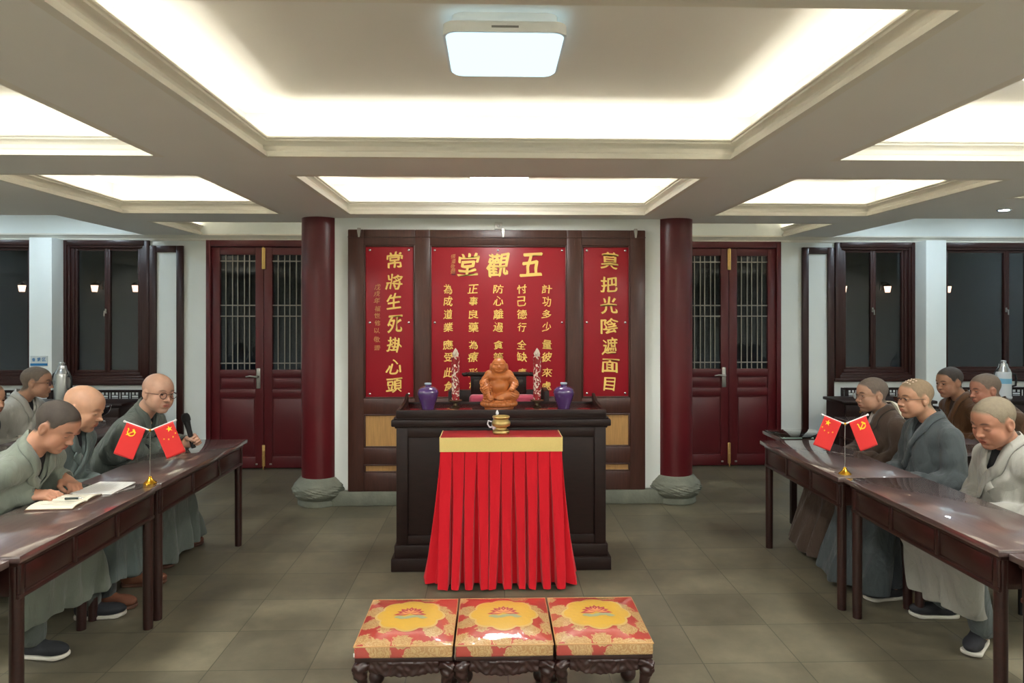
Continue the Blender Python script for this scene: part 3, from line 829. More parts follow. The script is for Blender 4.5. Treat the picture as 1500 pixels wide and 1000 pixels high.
for k in range(15):
    a = 2 * PI * k / 15; pr.sphere((-.083 + .03 * math.cos(a), -.083 - .006 * math.sin(a) , .155 + .042 * math.sin(a)), .0058, 8)
pr.build('prayer_beads', STAT, st)

# purple vases
PURP = mat('purple_glaze', (80, 52, 106), .12, noise=.12, nscale=12, coat=1, coat_r=.03)
def vase(x, label):
    t = thing('vase', label, 'vase', (x, 4.75, 1.02))
    MB().lathe([(0, 0), (.042, 0), (.044, .004), (.050, .03), (.063, .065), (.072, .098), (.073, .115), (.067, .134), (.052, .147), (.034, .153), (.0215, .158), (.02, .168), (.022, .174), (.016, .174), (.014, .15), (0, .15)], seg=40).build('body', PURP, t)
    MB().lathe([(.0205, .166), (.0245, .170), (.0245, .177), (.021, .179), (.016, .177), (.016, .168)], seg=32).build('rim', mat('pale_rim_glaze', (178, 190, 205), .2), t)
    return t
vase(-.45, 'glossy purple vase at the left end of the altar cabinet'); vase(.494, 'glossy purple vase at the right end of the altar cabinet')

# decorated candles on holders
def candle_mat():
    m = mat('red_candle_white_pattern', (150, 20, 28), .4); g = NT(m)
    tc = g.n('ShaderNodeTexCoord'); n = g.n('ShaderNodeTexNoise', i_Scale=30.0, i_Detail=2.0, i_Distortion=1.5); g.l(tc.outputs['Object'], n.inputs['Vector'])
    r = g.n('ShaderNodeMapRange', i_From_Min=.53, i_From_Max=.56); g.l(n.outputs['Fac'], r.inputs['Value'])
    g.l(g.mix(r.outputs[0], lin((150, 18, 28)), lin((232, 214, 196))), g.b.inputs['Base Color']); return m
CAND = candle_mat(); HOLD = mat('dark_bronze', (96, 82, 62), .4, .8)
def candle(x, label):
    t = thing('candlestick', label, 'candle', (x, 4.8, 1.02))
    MB().lathe([(0, 0), (.028, 0), (.03, .006), (.016, .014), (.014, .03), (.02, .036), (.046, .046), (.047, .052), (.02, .054), (0, .054)], seg=28).build('holder', HOLD, t)
    mb = MB(); 
    P = [[(.027 * (1 + .05 * math.sin(9 * z * 20 + 3 * a)) * math.cos(a), .027 * (1 + .05 * math.sin(9 * z * 20 + 3 * a)) * math.sin(a), z) for a in [2 * PI * k / 28 for k in range(29)]] for z in [.052 + .303 * i / 30 for i in range(31)]]
    mb.grid(P[::-1]); mb.lathe([(0, .353), (.028, .353), (.02, .358), (0, .358)], seg=24)
    mb.build('candle', CAND, t)
    fl = MB()
    for k in range(5):
        a = 2 * PI * k / 5; r = .012
        fl.tube([(r * math.cos(a), r * math.sin(a), .357), (1.4 * r * math.cos(a + .5), 1.4 * r * math.sin(a + .5), .378), (.8 * r * math.cos(a + 1.2), .8 * r * math.sin(a + 1.2), .398), (.2 * r * math.cos(a), .2 * r * math.sin(a), .416)], [.006, .008, .005, .001], 7)
    fl.build('flame_ornament', mat('silver_white_foil', (222, 208, 192), .35, .3), t)
candle(-.262, 'red and white patterned candle on a small stand, left of the statue'); candle(.311, 'red and white patterned candle on a small stand, right of the statue')

# throne chair behind the cabinet
th = thing('throne_chair', 'black carved armchair with a pink back cushion standing behind the altar cabinet', 'chair', (.05, 5.4, 0))
mb = Off(th); mb.box(-.175, .265, 5.40, 5.45, 1.03, 1.20, .006); mb.box(-.15, .24, 5.385, 5.402, 1.06, 1.16, .004); mb.box(-.20, .29, 5.385, 5.46, 1.185, 1.215, .01)
for s, x in ((-1, -.2), (1, .29)): mb.tube([(x, 5.42, 1.20), (x + s * .03, 5.42, 1.195), (x + s * .045, 5.42, 1.205)], [.018, .016, .008], 12)
for s, x in ((-1, -.175), (1, .265)): mb.box(min(x, x + s * .16), max(x, x + s * .16), 5.40, 5.45, .80, 1.075, .006); mb.box(min(x + s * .125, x + s * .165), max(x + s * .125, x + s * .165), 5.2, 5.45, .6, 1.09, .006)
mb.box(-.34, .43, 5.41, 5.44, .45, 1.05); mb.build('backrest', BLACKWOOD)
Off(th).box(-.36, .45, 4.98 + .1, 5.46, .40, .46, .01).build('seat', BLACKWOOD)
for x in (-.33, .42):
    for y in (5.12, 5.42): Off(th).box(x - .025, x + .025, y - .025, y + .025, 0, .41, .006).build('leg', BLACKWOOD)
Off(th).box(-.185, .33, 5.30, 5.40, .46, 1.045, .03, 4).build('back_cushion', mat('pink_velvet', (176, 62, 84), .8, sheen=.3))

# ------------------------------------------------------------------ draped table with censer
CLOTH = fabric('red_satin_skirt', (204, 22, 36), wr=.1)
dt = thing('draped_table', 'small offering table under a pleated red skirt with a gold band, before the altar cabinet', 'table', (.05, 4.3, 0))
tx0, tx1, ty0, ty1, tz = -.322, .424, 4.185, 4.448, .92
Off(dt).box(tx0 + .01, tx1 - .01, ty0 + .01, ty1, tz - .04, tz - .004).build('tabletop', BLACKWOOD)
for x in (tx0 + .05, tx1 - .05):
    for y in (ty0 + .05, ty1 - .04): Off(dt).box(x - .02, x + .02, y - .02, y + .02, 0, tz - .04).build('leg', BLACKWOOD)
Off(dt).box(tx0 - .001, tx1 + .001, ty0 - .001, ty1 + .001, tz - .004, tz, .0015).build('top_cloth', mat('red_top_cloth', (168, 36, 38), .35, noise=.05, coat=.3))
# the band and the pleated skirt wrap the left, front and right sides
per = [(tx0, ty1), (tx0, ty0), (tx1, ty0), (tx1, ty1)]
segL = [ty1 - ty0, tx1 - tx0, ty1 - ty0]; TOT = sum(segL)
def on_per(s):
    if s < segL[0]: return (tx0, ty1 - s), (-1, 0)
    s -= segL[0]
    if s < segL[1]: return (tx0 + s, ty0), (0, -1)
    s -= segL[1]
    return (tx1, ty0 + s), (1, 0)
N = 1400
rp = random.Random(5)
plw = [rp.uniform(-.35, .35) for _ in range(60)]; pla = [rp.uniform(.75, 1.25) for _ in range(60)]
PW = segL[1] / 10.0
P = []
for i in range(N + 1):
    s = TOT * i / N
    (x, y), nrm = on_per(min(max(s, 1e-6), TOT - 1e-6))
    # rounded corner normal
    sc = min(abs(s - segL[0]), abs(s - segL[0] - segL[1]))
    c = s - segL[0]
    nx, ny = nrm
    for cpos, other, sg in ((0, (-1, 0), 1), (segL[1], (1, 0), -1)):
        q = (c - cpos) * sg
        if -.03 < q < .03:
            w = (q + .03) / .06
            a, b = ((-1, 0) if cpos == 0 else (1, 0)), (0, -1)
            nx, ny = a[0] * (1 - w), b[1] * w
            l = math.hypot(nx, ny) or 1; nx /= l; ny /= l
    u = c / PW; k = int(math.floor(u)); f = u - k
    row = []
    for j in range(41):
        t = j / 40; z = tz - .080 - t * (tz - .080 - .018)
        # box pleat: the outer panel narrows towards the floor and a deep recess opens beside it
        pw = (.97 - .50 * t ** .75) * (1 + .40 * t * plw[k % 60])
        av = abs((f - .5 - .24 * t * plw[(k + 7) % 60]) * 2)
        gq = min(1, max(0, (av - pw) / max(.03, (1 - pw) * .62))); gq = gq * gq * (3 - 2 * gq)
        prof = 1 - gq
        dep = .010 + .060 * t ** .7
        flare = .012 * t + .062 * t ** 1.6
        drop = .012 * gq * t ** 3
        o = flare + dep * (prof - 1) + .006 * t ** 2 * math.sin(u * 7.3 + 2.0)
        xx = x + nx * o; yy = y + ny * o
        xx += .012 * t * math.sin(k * 2.1 + t * 2) + .035 * t * (((xx - .05) / .37)) * .6
        row.append((xx, min(yy, ty1 + .0), z + drop))
    P.append(row)
sk = Off(dt); sk.grid([[P[i][j] for i in range(N + 1)] for j in range(41)]); sk.build('pleated_skirt', CLOTH, None, True)
bnd = []
for i in range(121):
    s = TOT * i / 120; (x, y), n_ = on_per(min(max(s, 1e-6), TOT - 1e-6)); bnd.append((x, y, n_))
bm = Off(dt); o = .004
pts = [(tx0 - o, ty1), (tx0 - o, ty0 - o), (tx1 + o, ty0 - o), (tx1 + o, ty1)]; pin = [(tx0, ty1), (tx0, ty0), (tx1, ty0), (tx1, ty1)]
bm.prism(pts + pin[::-1], .087, Matrix.Translation((0, 0, tz - .086)))
bm.build('gold_band', fabric('pale_gold_band_cloth', (222, 196, 122), wr=.06))

cen = thing('incense_censer', 'small brass censer on the red cloth of the draped table', 'censer', (.052, 4.33, tz))
MB().lathe([(0, 0), (.05, 0), (.054, .004), (.055, .014), (.05, .022), (.036, .030), (.034, .036), (.04, .042), (.056, .050), (.060, .062), (.058, .076), (.048, .086), (.045, .092), (.052, .099), (.056, .105), (.054, .110), (.046, .109), (.044, .09), (.0, .085)], seg=48).build('bowl', mat('aged_brass', (190, 164, 104), .38, .85, noise=.12, nscale=20), cen)
MB().lathe([(0, .0), (.044, .0), (.04, .004), (0, .006)], (0, 0, .086)).build('ash', mat('pale_ash', (176, 168, 150), .95, bump=.3), cen)
WPOR = mat('white_porcelain', (232, 232, 236), .15, coat=.6)
wp = thing('porcelain_pot', 'small white porcelain pot with a pointed lid half hidden behind the brass censer', 'pot', (.028, 4.42, tz))
MB().lathe([(0, 0), (.024, 0), (.03, .01), (.038, .035), (.036, .06), (.026, .075), (.024, .08), (0, .08)], seg=28).build('pot_body', WPOR, wp)
MB().lathe([(.027, .08), (.029, .086), (.02, .096), (.008, .101), (.007, .107), (.011, .114), (.007, .128), (0, .138)], seg=24).build('lid', WPOR, wp)
MB().tube([(-.034, 0, .06), (-.058, 0, .068), (-.062, 0, .045), (-.05, 0, .025), (-.036, 0, .025)], .005).build('handle', WPOR, wp)

# ------------------------------------------------------------------ three brocade kneeling stools
BROC = brocade()
def stool(x, label):
    t = thing('kneeling_stool', label, 'stool', (x, 2.925, 0), 0, 'brocade kneeling stools before the altar')
    hx, hy = .194, .22
    def top(a, b): return .368 + .022 * (1 - abs(a / hx) ** 3.2) * (1 - abs(b / hy) ** 3.2)
    n = 36; P = []
    mb = MB()
    ring = lambda a: math.copysign(abs(a) ** .8, a)
    P = [[(hx * ring(-1 + 2 * i / n), hy * ring(-1 + 2 * j / n), top(hx * ring(-1 + 2 * i / n), hy * ring(-1 + 2 * j / n))) for j in range(n + 1)] for i in range(n + 1)]
    mb.grid(P)
    mb.box(-hx, hx, -hy, hy, .318, .3685, .008, 3)
    c = mb.build('cushion', BROC, t)
    pp = MB(); e = .006
    pp.tube([(-hx, -hy, .366), (hx, -hy, .366), (hx, hy, .366), (-hx, hy, .366), (-hx, -hy, .366)], .003, 8)
    pp.build('piping', mat('gold_piping', (196, 150, 96), .4, coat=1), c)
    def patch(name, fn_r, m, off, nseg=120, cx=0, cy=.012):
        b = MB(); rows = []
        for q in range(13):
            f = q / 12; rows.append([(cx + f * fn_r(a) * math.cos(a), cy + f * fn_r(a) * math.sin(a) * 1.0, top(cx + f * fn_r(a) * math.cos(a), cy + f * fn_r(a) * math.sin(a)) + off) for a in [2 * PI * k / nseg for k in range(nseg + 1)]])
        b.grid(rows); return b.build(name, m, c, True)
    lobed = lambda R: (lambda a: R * (.88 + .14 * abs(math.cos(4 * a + .0)) ** .75))
    patch('medallion_border', lobed(.147), mat('gold_border_silk', (208, 172, 104), .4, coat=1), .0012)
    patch('medallion', lobed(.137), mat('yellow_silk', (212, 166, 58), .42, coat=1, coat_r=.06, bump=.15, bscale=60), .0024)
    # lotus flower and its blue-green waves, flat embroidery
    PINK = mat('pink_lotus_thread', (176, 52, 62), .5, coat=.8); PALE = mat('peach_thread', (226, 150, 96), .5, coat=.8); TEAL = mat('grey_green_thread', (158, 164, 124), .5, coat=.8)
    def petal(b, px, py, ang, L, W, off):
        o = []
        for k in range(15): u = k / 14; o.append((L * u, W * math.sin(PI * u ** .85)))
        o += [(x_, -y_) for x_, y_ in o[-2:0:-1]]
        f = bmesh.new(); vs = []
        for (u, w) in o:
            X = px + u * math.cos(ang) - w * math.sin(ang); Y = py + u * math.sin(ang) + w * math.cos(ang)
            vs.append(f.verts.new((X, Y, top(X, Y) + off)))
        f.faces.new(vs); bmesh.ops.recalc_face_normals(f, faces=f.faces)
        for fc in f.faces:
            if fc.normal.z < 0: fc.normal_flip()
        b._merge(f)
    b = MB(); b2 = MB()
    for k, a in enumerate((-10, 18, 45, 90, 135, 162, 190)):
        L = .072 if a in (-10, 190) else .062; petal(b, 0, .018, math.radians(a), L, .013, .0032); petal(b2, 0, .018, math.radians(a), L * .72, .007, .0036)
    for a in (32, 66, 114, 148): petal(b, 0, .022, math.radians(a), .052, .010, .0038); petal(b2, 0, .022, math.radians(a), .037, .005, .0042)
    b.build('lotus_petals', PINK, c, False); b2.build('lotus_petal_centres', PALE, c, False)
    b = MB()
    for k in range(7): petal(b, -.065 + k * .017, -.016 - .010 * math.sin(k * 1.1 + .3), math.radians(10 - 6 * k % 25), .042, .011, .0032)
    b.build('water_waves', TEAL, c, False)
    fr = MB(); fr.box(-.195, .195, -.21, .21, .298, .318, .006)
    fr.build('seat_frame', REDWOOD, t)
    for rz in (0, 1, 2, 3):
        hw = .14 if rz % 2 == 0 else .15
        def apron(P):
            sc = dbox(P, (0, 0, .268), (hw, .012, .032), .006)
            low = np.cos(P[:, 0] * PI / hw * 1.0) * .010
            sc = smax(sc, (.240 - low) - P[:, 2], .006)
            sc = sc - .003 * np.sin(P[:, 0] * 110) * np.sin(P[:, 2] * 190 + 3 * np.sin(P[:, 0] * 60))
            return smin(sc, dcap(P, (-.06, -.011, .29), (.06, -.011, .29), .004), .004)
        a = sdf_obj('apron', apron, V3(-.16, -.022, .22), V3(.16, .022, .305), .0035, REDWOOD, t)
        ang = rz * PI / 2; a.rotation_euler = (0, 0, ang); d = .193 if rz % 2 == 0 else .178; a.location = (math.sin(ang) * d, -math.cos(ang) * d, 0)
    def leg_sdf(P):   # carved cabriole leg, its outer corner towards (-x, -y)
        d = dell(P, (0, 0, .278), (.032, .032, .026))
        d = smin(d, dsph(P, (-.012, -.012, .25), .026), .01); d = smin(d, dsph(P, (-.020, -.020, .272), .02), .006)
        d = smin(d, dcap(P, (-.006, -.006, .24), (.006, .006, .14), .023, .017), .015)
        d = smin(d, dcap(P, (.006, .006, .14), (-.004, -.004, .07), .017, .022), .01)
        d = smin(d, dell(P, (-.008, -.008, .035), (.036, .036, .036)), .012)
        d = smin(d, dcap(P, (.03, 0, .275), (.055, .004, .262), .018, .010), .01); d = smin(d, dcap(P, (0, .03, .275), (.004, .055, .262), .018, .010), .01)
        d = d + .0035 * np.clip((P[:, 2] - .2) / .04, 0, 1) * np.sin(P[:, 2] * 170) * np.sin((P[:, 0] - P[:, 1]) * 150)
        return np.maximum(smax(d, -P[:, 2], .002), P[:, 2] - .3)
    v, f = sdf_mesh(leg_sdf, V3(-.06, -.06, -.01), V3(.08, .08, .31), .004)
    me = np_mesh('leg', v, f)
    for k, (sx, sy) in enumerate(((-1, -1), (1, -1), (1, 1), (-1, 1))):
        l = mesh_obj('leg', me, REDWOOD, t, True) if k == 0 else bpy.data.objects.new('leg', me)
        if k: COL.objects.link(l); l.parent = t
        l.location = (sx * .165, sy * .18, 0); l.rotation_euler = (0, 0, k * PI / 2)
    lb = MB(); lb.box(-.196, -.176, -.2175, -.2145, .325, .34); lb.build('maker_tag', mat('white_paper', (222, 222, 216), .8), t)
    return t
s1 = stool(-.354, 'left one of the three red and gold brocade kneeling stools')
for x, l in ((.046, 'middle one of the three red and gold brocade kneeling stools'), (.446, 'right one of the three red and gold brocade kneeling stools')):
    c = copy_tree(s1); c.location.x = x; relabel(c, l)
    for ch in list(c.children):
        if ch.name.startswith('maker_tag'): bpy.data.objects.remove(ch)
# ------------------------------------------------------------------ long desks in two rows
def desk(label, xa, xb, y0, y1, z, panel=False, nd=3):
    """xa: edge towards the aisle, xb: edge towards the sitters"""
    s = 1 if xb > xa else -1
    t = thing('desk', label, 'desk', ((xa + xb) / 2, (y0 + y1) / 2, 0), 0, 'long dark desks')
    lo, hi = min(xa, xb), max(xa, xb)
    Off(t).box(lo, hi, y0, y1, z - .028, z, .004).build('tabletop', TABLETOP)
    fa, fb = xa + s * .022, xb - s * .03
    m = Off(t); m.box(min(fa, fb), max(fa, fb), y0 + .02, y1 - .02, z - .05, z - .027, .006)
    zt, zb = z - .045, z - .165
    x0, x1 = min(fa + s * .012, fb - s * .012), max(fa + s * .012, fb - s * .012)
    m.box(x0, x1, y0 + .03, y0 + .048, zb, zt); m.box(x0, x1, y1 - .048, y1 - .03, zb, zt); m.box(fb - s * .03 - .009, fb - s * .03 + .009, y0 + .03, y1 - .03, zb, zt)
    m.box(min(fa + s * .008, fa + s * .03), max(fa + s * .008, fa + s * .03), y0 + .03, y1 - .03, zb, zt)
    m.build('apron', REDWOOD)
    m = Off(t)
    m.box(min(fa, fa + s * .03), max(fa, fa + s * .03), y0 + .03, y1 - .03, zb - .014, zb + .006, .005)
    L = (y1 - y0 - .10) / nd
    for k in range(nd + 1): yy = y0 + .05 + k * L; m.box(min(fa, fa + s * .02), max(fa, fa + s * .02), yy - .012, yy + .012, zb, zt, .004)
    m.build('rail', REDWOOD)
    for k in range(nd):
        ya = y0 + .05 + k * L
        q = Off(t); q.box(min(fa + s * .004, fa + s * .02), max(fa + s * .004, fa + s * .02), ya + .022, ya + L - .022, zb + .014, zt - .010, .005); q.build('drawer', REDWOOD)
    for x in (fa + s * .026, fb - s * .026):
        for y in (y0 + .052, y1 - .052): Off(t).tube([(x, y, 0), (x, y, .10), (x, y, z - .03)], [.024, .025, .026], 16).build('leg', REDWOOD)
    if panel:
        m = Off(t); px = fa + s * .05
        m.box(px - .01, px + .01, y0 + .05, y1 - .05, .12, zb); m.build('modesty_panel', BLACKWOOD)
        m = Off(t)
        for k in range(3):
            ya = y0 + .08 + k * (y1 - y0 - .16) / 3; yb_ = ya + (y1 - y0 - .16) / 3 - .03
            for (a, b, c, d) in ((ya, yb_, .14, .17), (ya, yb_, zb - .06, zb - .03), (ya, ya + .03, .17, zb - .06), (yb_ - .03, yb_, .17, zb - .06)): m.box(min(px, px - s * .02), max(px, px - s * .02), a, b, c, d, .003)
        m.build('panel_moulding', BLACKWOOD)
    return t
desk('long dark desk at the far end of the left row, under the microphone', -1.795, -2.248, 3.754, 5.05, .76)
desk('long dark desk in the left row bearing the notebook and loose papers', -1.792, -2.245, 2.638, 3.748, .76)
desk('dark desk cut off by the lower left corner of the picture', -1.825, -2.275, 1.30, 2.632, .75)
desk('long dark desk at the far end of the right row, nearest the right door', 1.935, 2.42, 3.776, 4.90, .76)
desk('long dark desk in the right row before the person in pale grey', 1.965, 2.42, 2.60, 3.77, .76)
desk('dark desk cut off by the lower right corner of the picture', 2.0, 2.46, 1.28, 2.594, .75)
desk('dark panelled desk of the left back row with the footed bowl on it', -3.0, -3.46, 4.85, 6.15, .76, True)
desk('dark panelled desk of the left back row before the person in navy', -3.0, -3.46, 3.5, 4.84, .76, True)
desk('dark panelled desk of the right back row before the two persons in brown', 3.04, 3.50, 4.72, 6.0, .76, True)
desk('dark panelled desk of the right back row behind the yellow chair', 3.04, 3.50, 3.4, 4.71, .76, True)
# side table with a glass sheet
gt = thing('side_table', 'low dark side table with a clear glass sheet on top, by the right door', 'table', (2.35, 5.25, 0))
Off(gt).box(2.16, 2.545, 5.10, 5.42, .715, .742, .004).build('tabletop', TABLETOP)
m = Off(gt); m.box(2.36, 2.54, 5.12, 5.14, .62, .715); m.box(2.36, 2.54, 5.38, 5.40, .62, .715); m.box(2.36, 2.38, 5.12, 5.40, .62, .715); m.box(2.52, 2.54, 5.12, 5.40, .62, .715); m.build('apron', BLACKWOOD)
for x in (2.40, 2.515):
    for y in (5.13, 5.39): Off(gt).box(x - .022, x + .022, y - .022, y + .022, 0, .715, .004).build('leg', BLACKWOOD)
def edge_glass():
    m = glass_mat('green_edged_glass', (.78, .9, .84), 1.5, 1.3); return m
Off(gt).box(2.17, 2.565, 5.05, 5.40, .742, .754, .002).build('glass_sheet', edge_glass())

# table flags
FLAGRED = mat('flag_red', (212, 34, 30), .6, sheen=.2); FLAGGOLD = mat('flag_gold', (252, 206, 40), .6)
WHITEROD = mat('white_rod', (222, 218, 212), .35)
def star(R, rot=0): return [((R if k % 2 == 0 else R * .382) * math.cos(rot + PI / 2 + k * PI / 5), (R if k % 2 == 0 else R * .382) * math.sin(rot + PI / 2 + k * PI / 5)) for k in range(10)]
def emblem(mb, M, R):
    """crossed hammer and sickle"""
    out = [(R * math.cos(a), R * math.sin(a)) for a in [math.radians(112 - 232 * k / 26) for k in range(27)]]
    inn = [(-R * .12 + R * .78 * math.cos(a), R * .06 + R * .80 * math.sin(a)) for a in [math.radians(-118 + 230 * k / 26) for k in range(27)]]
    mb.prism(out + inn, .0012, M)
    def bar(x0, y0, x1, y1, w, dz=0):
        dx, dy = x1 - x0, y1 - y0; l = math.hypot(dx, dy); nx, ny = -dy / l * w, dx / l * w
        mb.prism([(x0 + nx, y0 + ny), (x0 - nx, y0 - ny), (x1 - nx, y1 - ny), (x1 + nx, y1 + ny)], .0012 + dz, M)
    bar(R * .92, -R * .92, -R * .50, R * .50, R * .12, .0004)      # hammer handle
    bar(-R * .98, R * .18, -R * .16, R * 1.0, R * .22, .0006)      # hammer head
    bar(-R * .42, -R * .80, -R * .86, -R * 1.02, R * .15, .0004)   # sickle grip
def flag_stand(x, y, label, order, yaw=0):
    t = thing('table_flag', label, 'flag', (x, y, .76), yaw)
    MB().lathe([(0, 0), (.034, 0), (.035, .004), (.026, .012), (.014, .022), (.009, .03), (.011, .034), (.006, .04), (0, .042)], seg=32).build('stand_base', GOLDMET, t)
    MB().tube([(0, 0, .03), (0, 0, .285)], .0028, 8).build('pole', STEEL, t)
    MB().sphere((0, 0, .287), .008, 12).build('joint', GOLDMET, t)
    for s, kind in zip((-1, 1), order):
        el = math.radians(22)
        ax = Vector((s * math.cos(el), 0, math.sin(el))); dn = Vector((-s * -math.sin(el) * -1, 0, -math.cos(el)))
        dn = Vector((s * math.sin(el), 0, -math.cos(el)))     # hangs square to its rod
        j = Vector((0, 0, .287))
        a = MB(); a.tube([j, j + ax * .138], .0042, 8); a.sphere(j + ax * .14, .0065, 10)
        arm = a.build('rod', WHITEROD, t)
        o = j + ax * .022
        W, H = .104, .178
        rows = []
        for i in range(25):
            r = []
            for q in range(17):
                u, v = i / 24, q / 16
                p = o + ax * (W * u) + dn * (H * v); yy = .004 * math.sin(v * 3.0 + u * 3) * v - .0045
                r.append((p.x, p.y + yy, p.z))
            rows.append(r)
        f = bmesh.new(); mb = MB(); mb.grid(rows); 
        bmesh.ops.solidify(mb.bm, geom=mb.bm.faces[:], thickness=.0012)
        fl = mb.build('flag', FLAGRED, arm, True)
        e = MB()
        def MM(u, v):    # place flat marks on the flag's front; x across, y up along the cloth
            p = o + ax * (W * u) + dn * (H * v); yy = .004 * math.sin(v * 3.0 + u * 3) * v - .0062
            X = ax if s > 0 else -ax
            Y = -dn
            return Matrix(((X.x, Y.x, 0, p.x), (X.y, Y.y, -1, p.y + yy), (X.z, Y.z, 0, p.z), (0, 0, 0, 1)))
        if kind == 'party': emblem(e, MM(.60, .24) @ Matrix.Rotation(-PI / 2, 4, 'Z'), .021)
        else:
            e.prism(star(.018), .0012, MM(.70, .17))
            for k, (u, v) in enumerate(((.90, .36), (.72, .44), (.47, .46), (.26, .40))): e.prism(star(.0055, k * .5), .0012, MM(u, v))
        e.build('emblem', FLAGGOLD, fl, False)
    return t
flag_stand(-1.855, 3.75, 'pair of small red table flags on a gold stand on the left row of desks', ('party', 'star'), .12)
flag_stand(2.018, 3.86, 'pair of small red table flags on a gold stand on the right row of desks', ('star', 'party'), -.05)

# notebook, papers, pen on the left desk
PAPER = mat('cream_paper', (216, 208, 186), .8); PAPW = mat('white_paper', (222, 222, 216), .8); INK = mat('grey_ink', (110, 112, 118), .8)
nb = thing('notebook', 'open cream notebook under the hands of the person in sage grey', 'notebook', (-2.085, 3.385, .76), math.radians(93))
MB().box(-.135, .135, -.108, .108, 0, .004, .001).build('cover', mat('brown_book_cover', (92, 66, 48), .6), nb)
P = []
for i in range(33):
    u = -1 + 2 * i / 32; z = .006 + .014 * (1 - abs(u) ** 3) * (abs(u) ** .35)
    P.append([(.13 * u, -.104, z), (.13 * u, .104, z)])
mb = MB(); mb.grid(P); bmesh.ops.solidify(mb.bm, geom=mb.bm.faces[:], thickness=.005); mb.build('pages', PAPER, nb)
mb = MB()
for side in (-1, 1):
    for k in range(6): xk = side * (.03 + .014 * k); zk = .0065 + .014 * (1 - abs(xk / .13) ** 3) * (abs(xk / .13) ** .35); mb.box(xk - .0007, xk + .0007, -.08, .06 - .02 * ((k * 3) % 4), zk, zk + .0004)
mb.build('handwriting', INK, nb)
pen = thing('pen', 'short dark green pen lying on the open notebook', 'pen', (-2.035, 3.36, .7795), math.radians(6))
MB().tube([(-.032, 0, .0065), (-.03, 0, .0065), (.03, 0, .0065)], [.004, .006, .006], 12).build('barrel', mat('dark_green_pen', (42, 52, 46), .35), pen)
MB().tube([(.03, 0, .0065), (.05, 0, .0065)], [.0045, .001], 10).build('tip', STEEL, pen)
for k, (x, y, rz, l) in enumerate(((-2.05, 3.655, 1.50, 'white printed sheet of paper topmost on the desk behind the notebook'), (-2.04, 3.648, 1.57, 'white sheet of paper sticking out under the printed sheet'))):
    t = tag(MB().box(-.098, .098, -.122, .122, 0, .0015).build('paper_sheet', PAPW), l, 'paper', None)
    t.location = (x, y, .7606 + .002 * (1 - k)); t.rotation_euler = (0, 0, rz - PI / 2)
    if k == 0:
        mb = MB()
        for q in range(13): mb.box(-.105, .105 - .03 * (q % 3), -.085 + q * .0135, -.0835 + q * .0135, .0016, .0019)
        bmesh.ops.rotate(mb.bm, verts=mb.bm.verts, cent=(0, 0, 0), matrix=Matrix.Rotation(PI / 2, 3, 'Z'))
        mb.build('print', mat('light_ink', (184, 186, 188), .8), t)

# microphone held by the third monk (placed with his hand below)
def microphone(loc, direction):
    t = thing('microphone', 'black wireless microphone held upright by the person in round glasses', 'microphone', loc)
    t.rotation_mode = 'QUATERNION'; t.rotation_quaternion = Vector((0, 0, 1)).rotation_difference(Vector(direction))
    MB().lathe([(0, -.07), (.015, -.068), (.0165, -.05), (.0165, .06), (.020, .10), (.0225, .118), (0, .118)], seg=28).build('handle', BLACK, t)
    MB().lathe([(.0225, .118), (.027, .122), (.028, .138), (.026, .158), (.018, .172), (0, .177)], seg=28).build('grille', mat('black_mesh_grille', (30, 31, 32), .55, .4, bump=.8, bscale=400), t)
    return t

# sideboards and lattice-backed benches along the window wall
LATB = mat('pale_inlay', (176, 172, 160), .6)
def sideboard(label, x0, x1, y0=6.45, y1=6.85, z=.84):
    t = thing('sideboard', label, 'sideboard', ((x0 + x1) / 2, (y0 + y1) / 2, 0))
    Off(t).box(x0, x1, y0, y1, z - .03, z, .008).build('top', BLACKWOOD)
    Off(t).box(x0 + .03, x1 - .03, y0 + .03, y1 - .02, .08, z - .03).build('carcass', BLACKWOOD)
    n = 3; L = (x1 - x0 - .06) / n
    for k in range(n):
        a = x0 + .03 + k * L
        d = Off(t).box(a + .01, a + L - .01, y0 + .012, y0 + .032, .13, z - .18, .004).build('door', BLACKWOOD)
        MB().sphere((a + L - .05 - t.location.x, y0 + .004 - t.location.y, .45), .012, 12).build('knob', BRASS, d)
        d = Off(t).box(a + .01, a + L - .01, y0 + .012, y0 + .032, z - .165, z - .045, .004).build('drawer', BLACKWOOD)
        MB().sphere((a + L / 2 - t.location.x, y0 + .004 - t.location.y, z - .105), .011, 12).build('knob', BRASS, d)
    for x in (x0 + .05, x1 - .05):
        for y in (y0 + .05, y1 - .05): Off(t).box(x - .025, x + .025, y - .025, y + .025, 0, .09).build('foot', BLACKWOOD)
    return t
sideboard('black sideboard below the left window, with the tall steel flask on it', -5.3, -3.45)
sideboard('black sideboard below the window beside the right framed panel', 3.35, 4.28)
sideboard('black sideboard at the right edge, with the white flask on it', 4.80, 6.1)
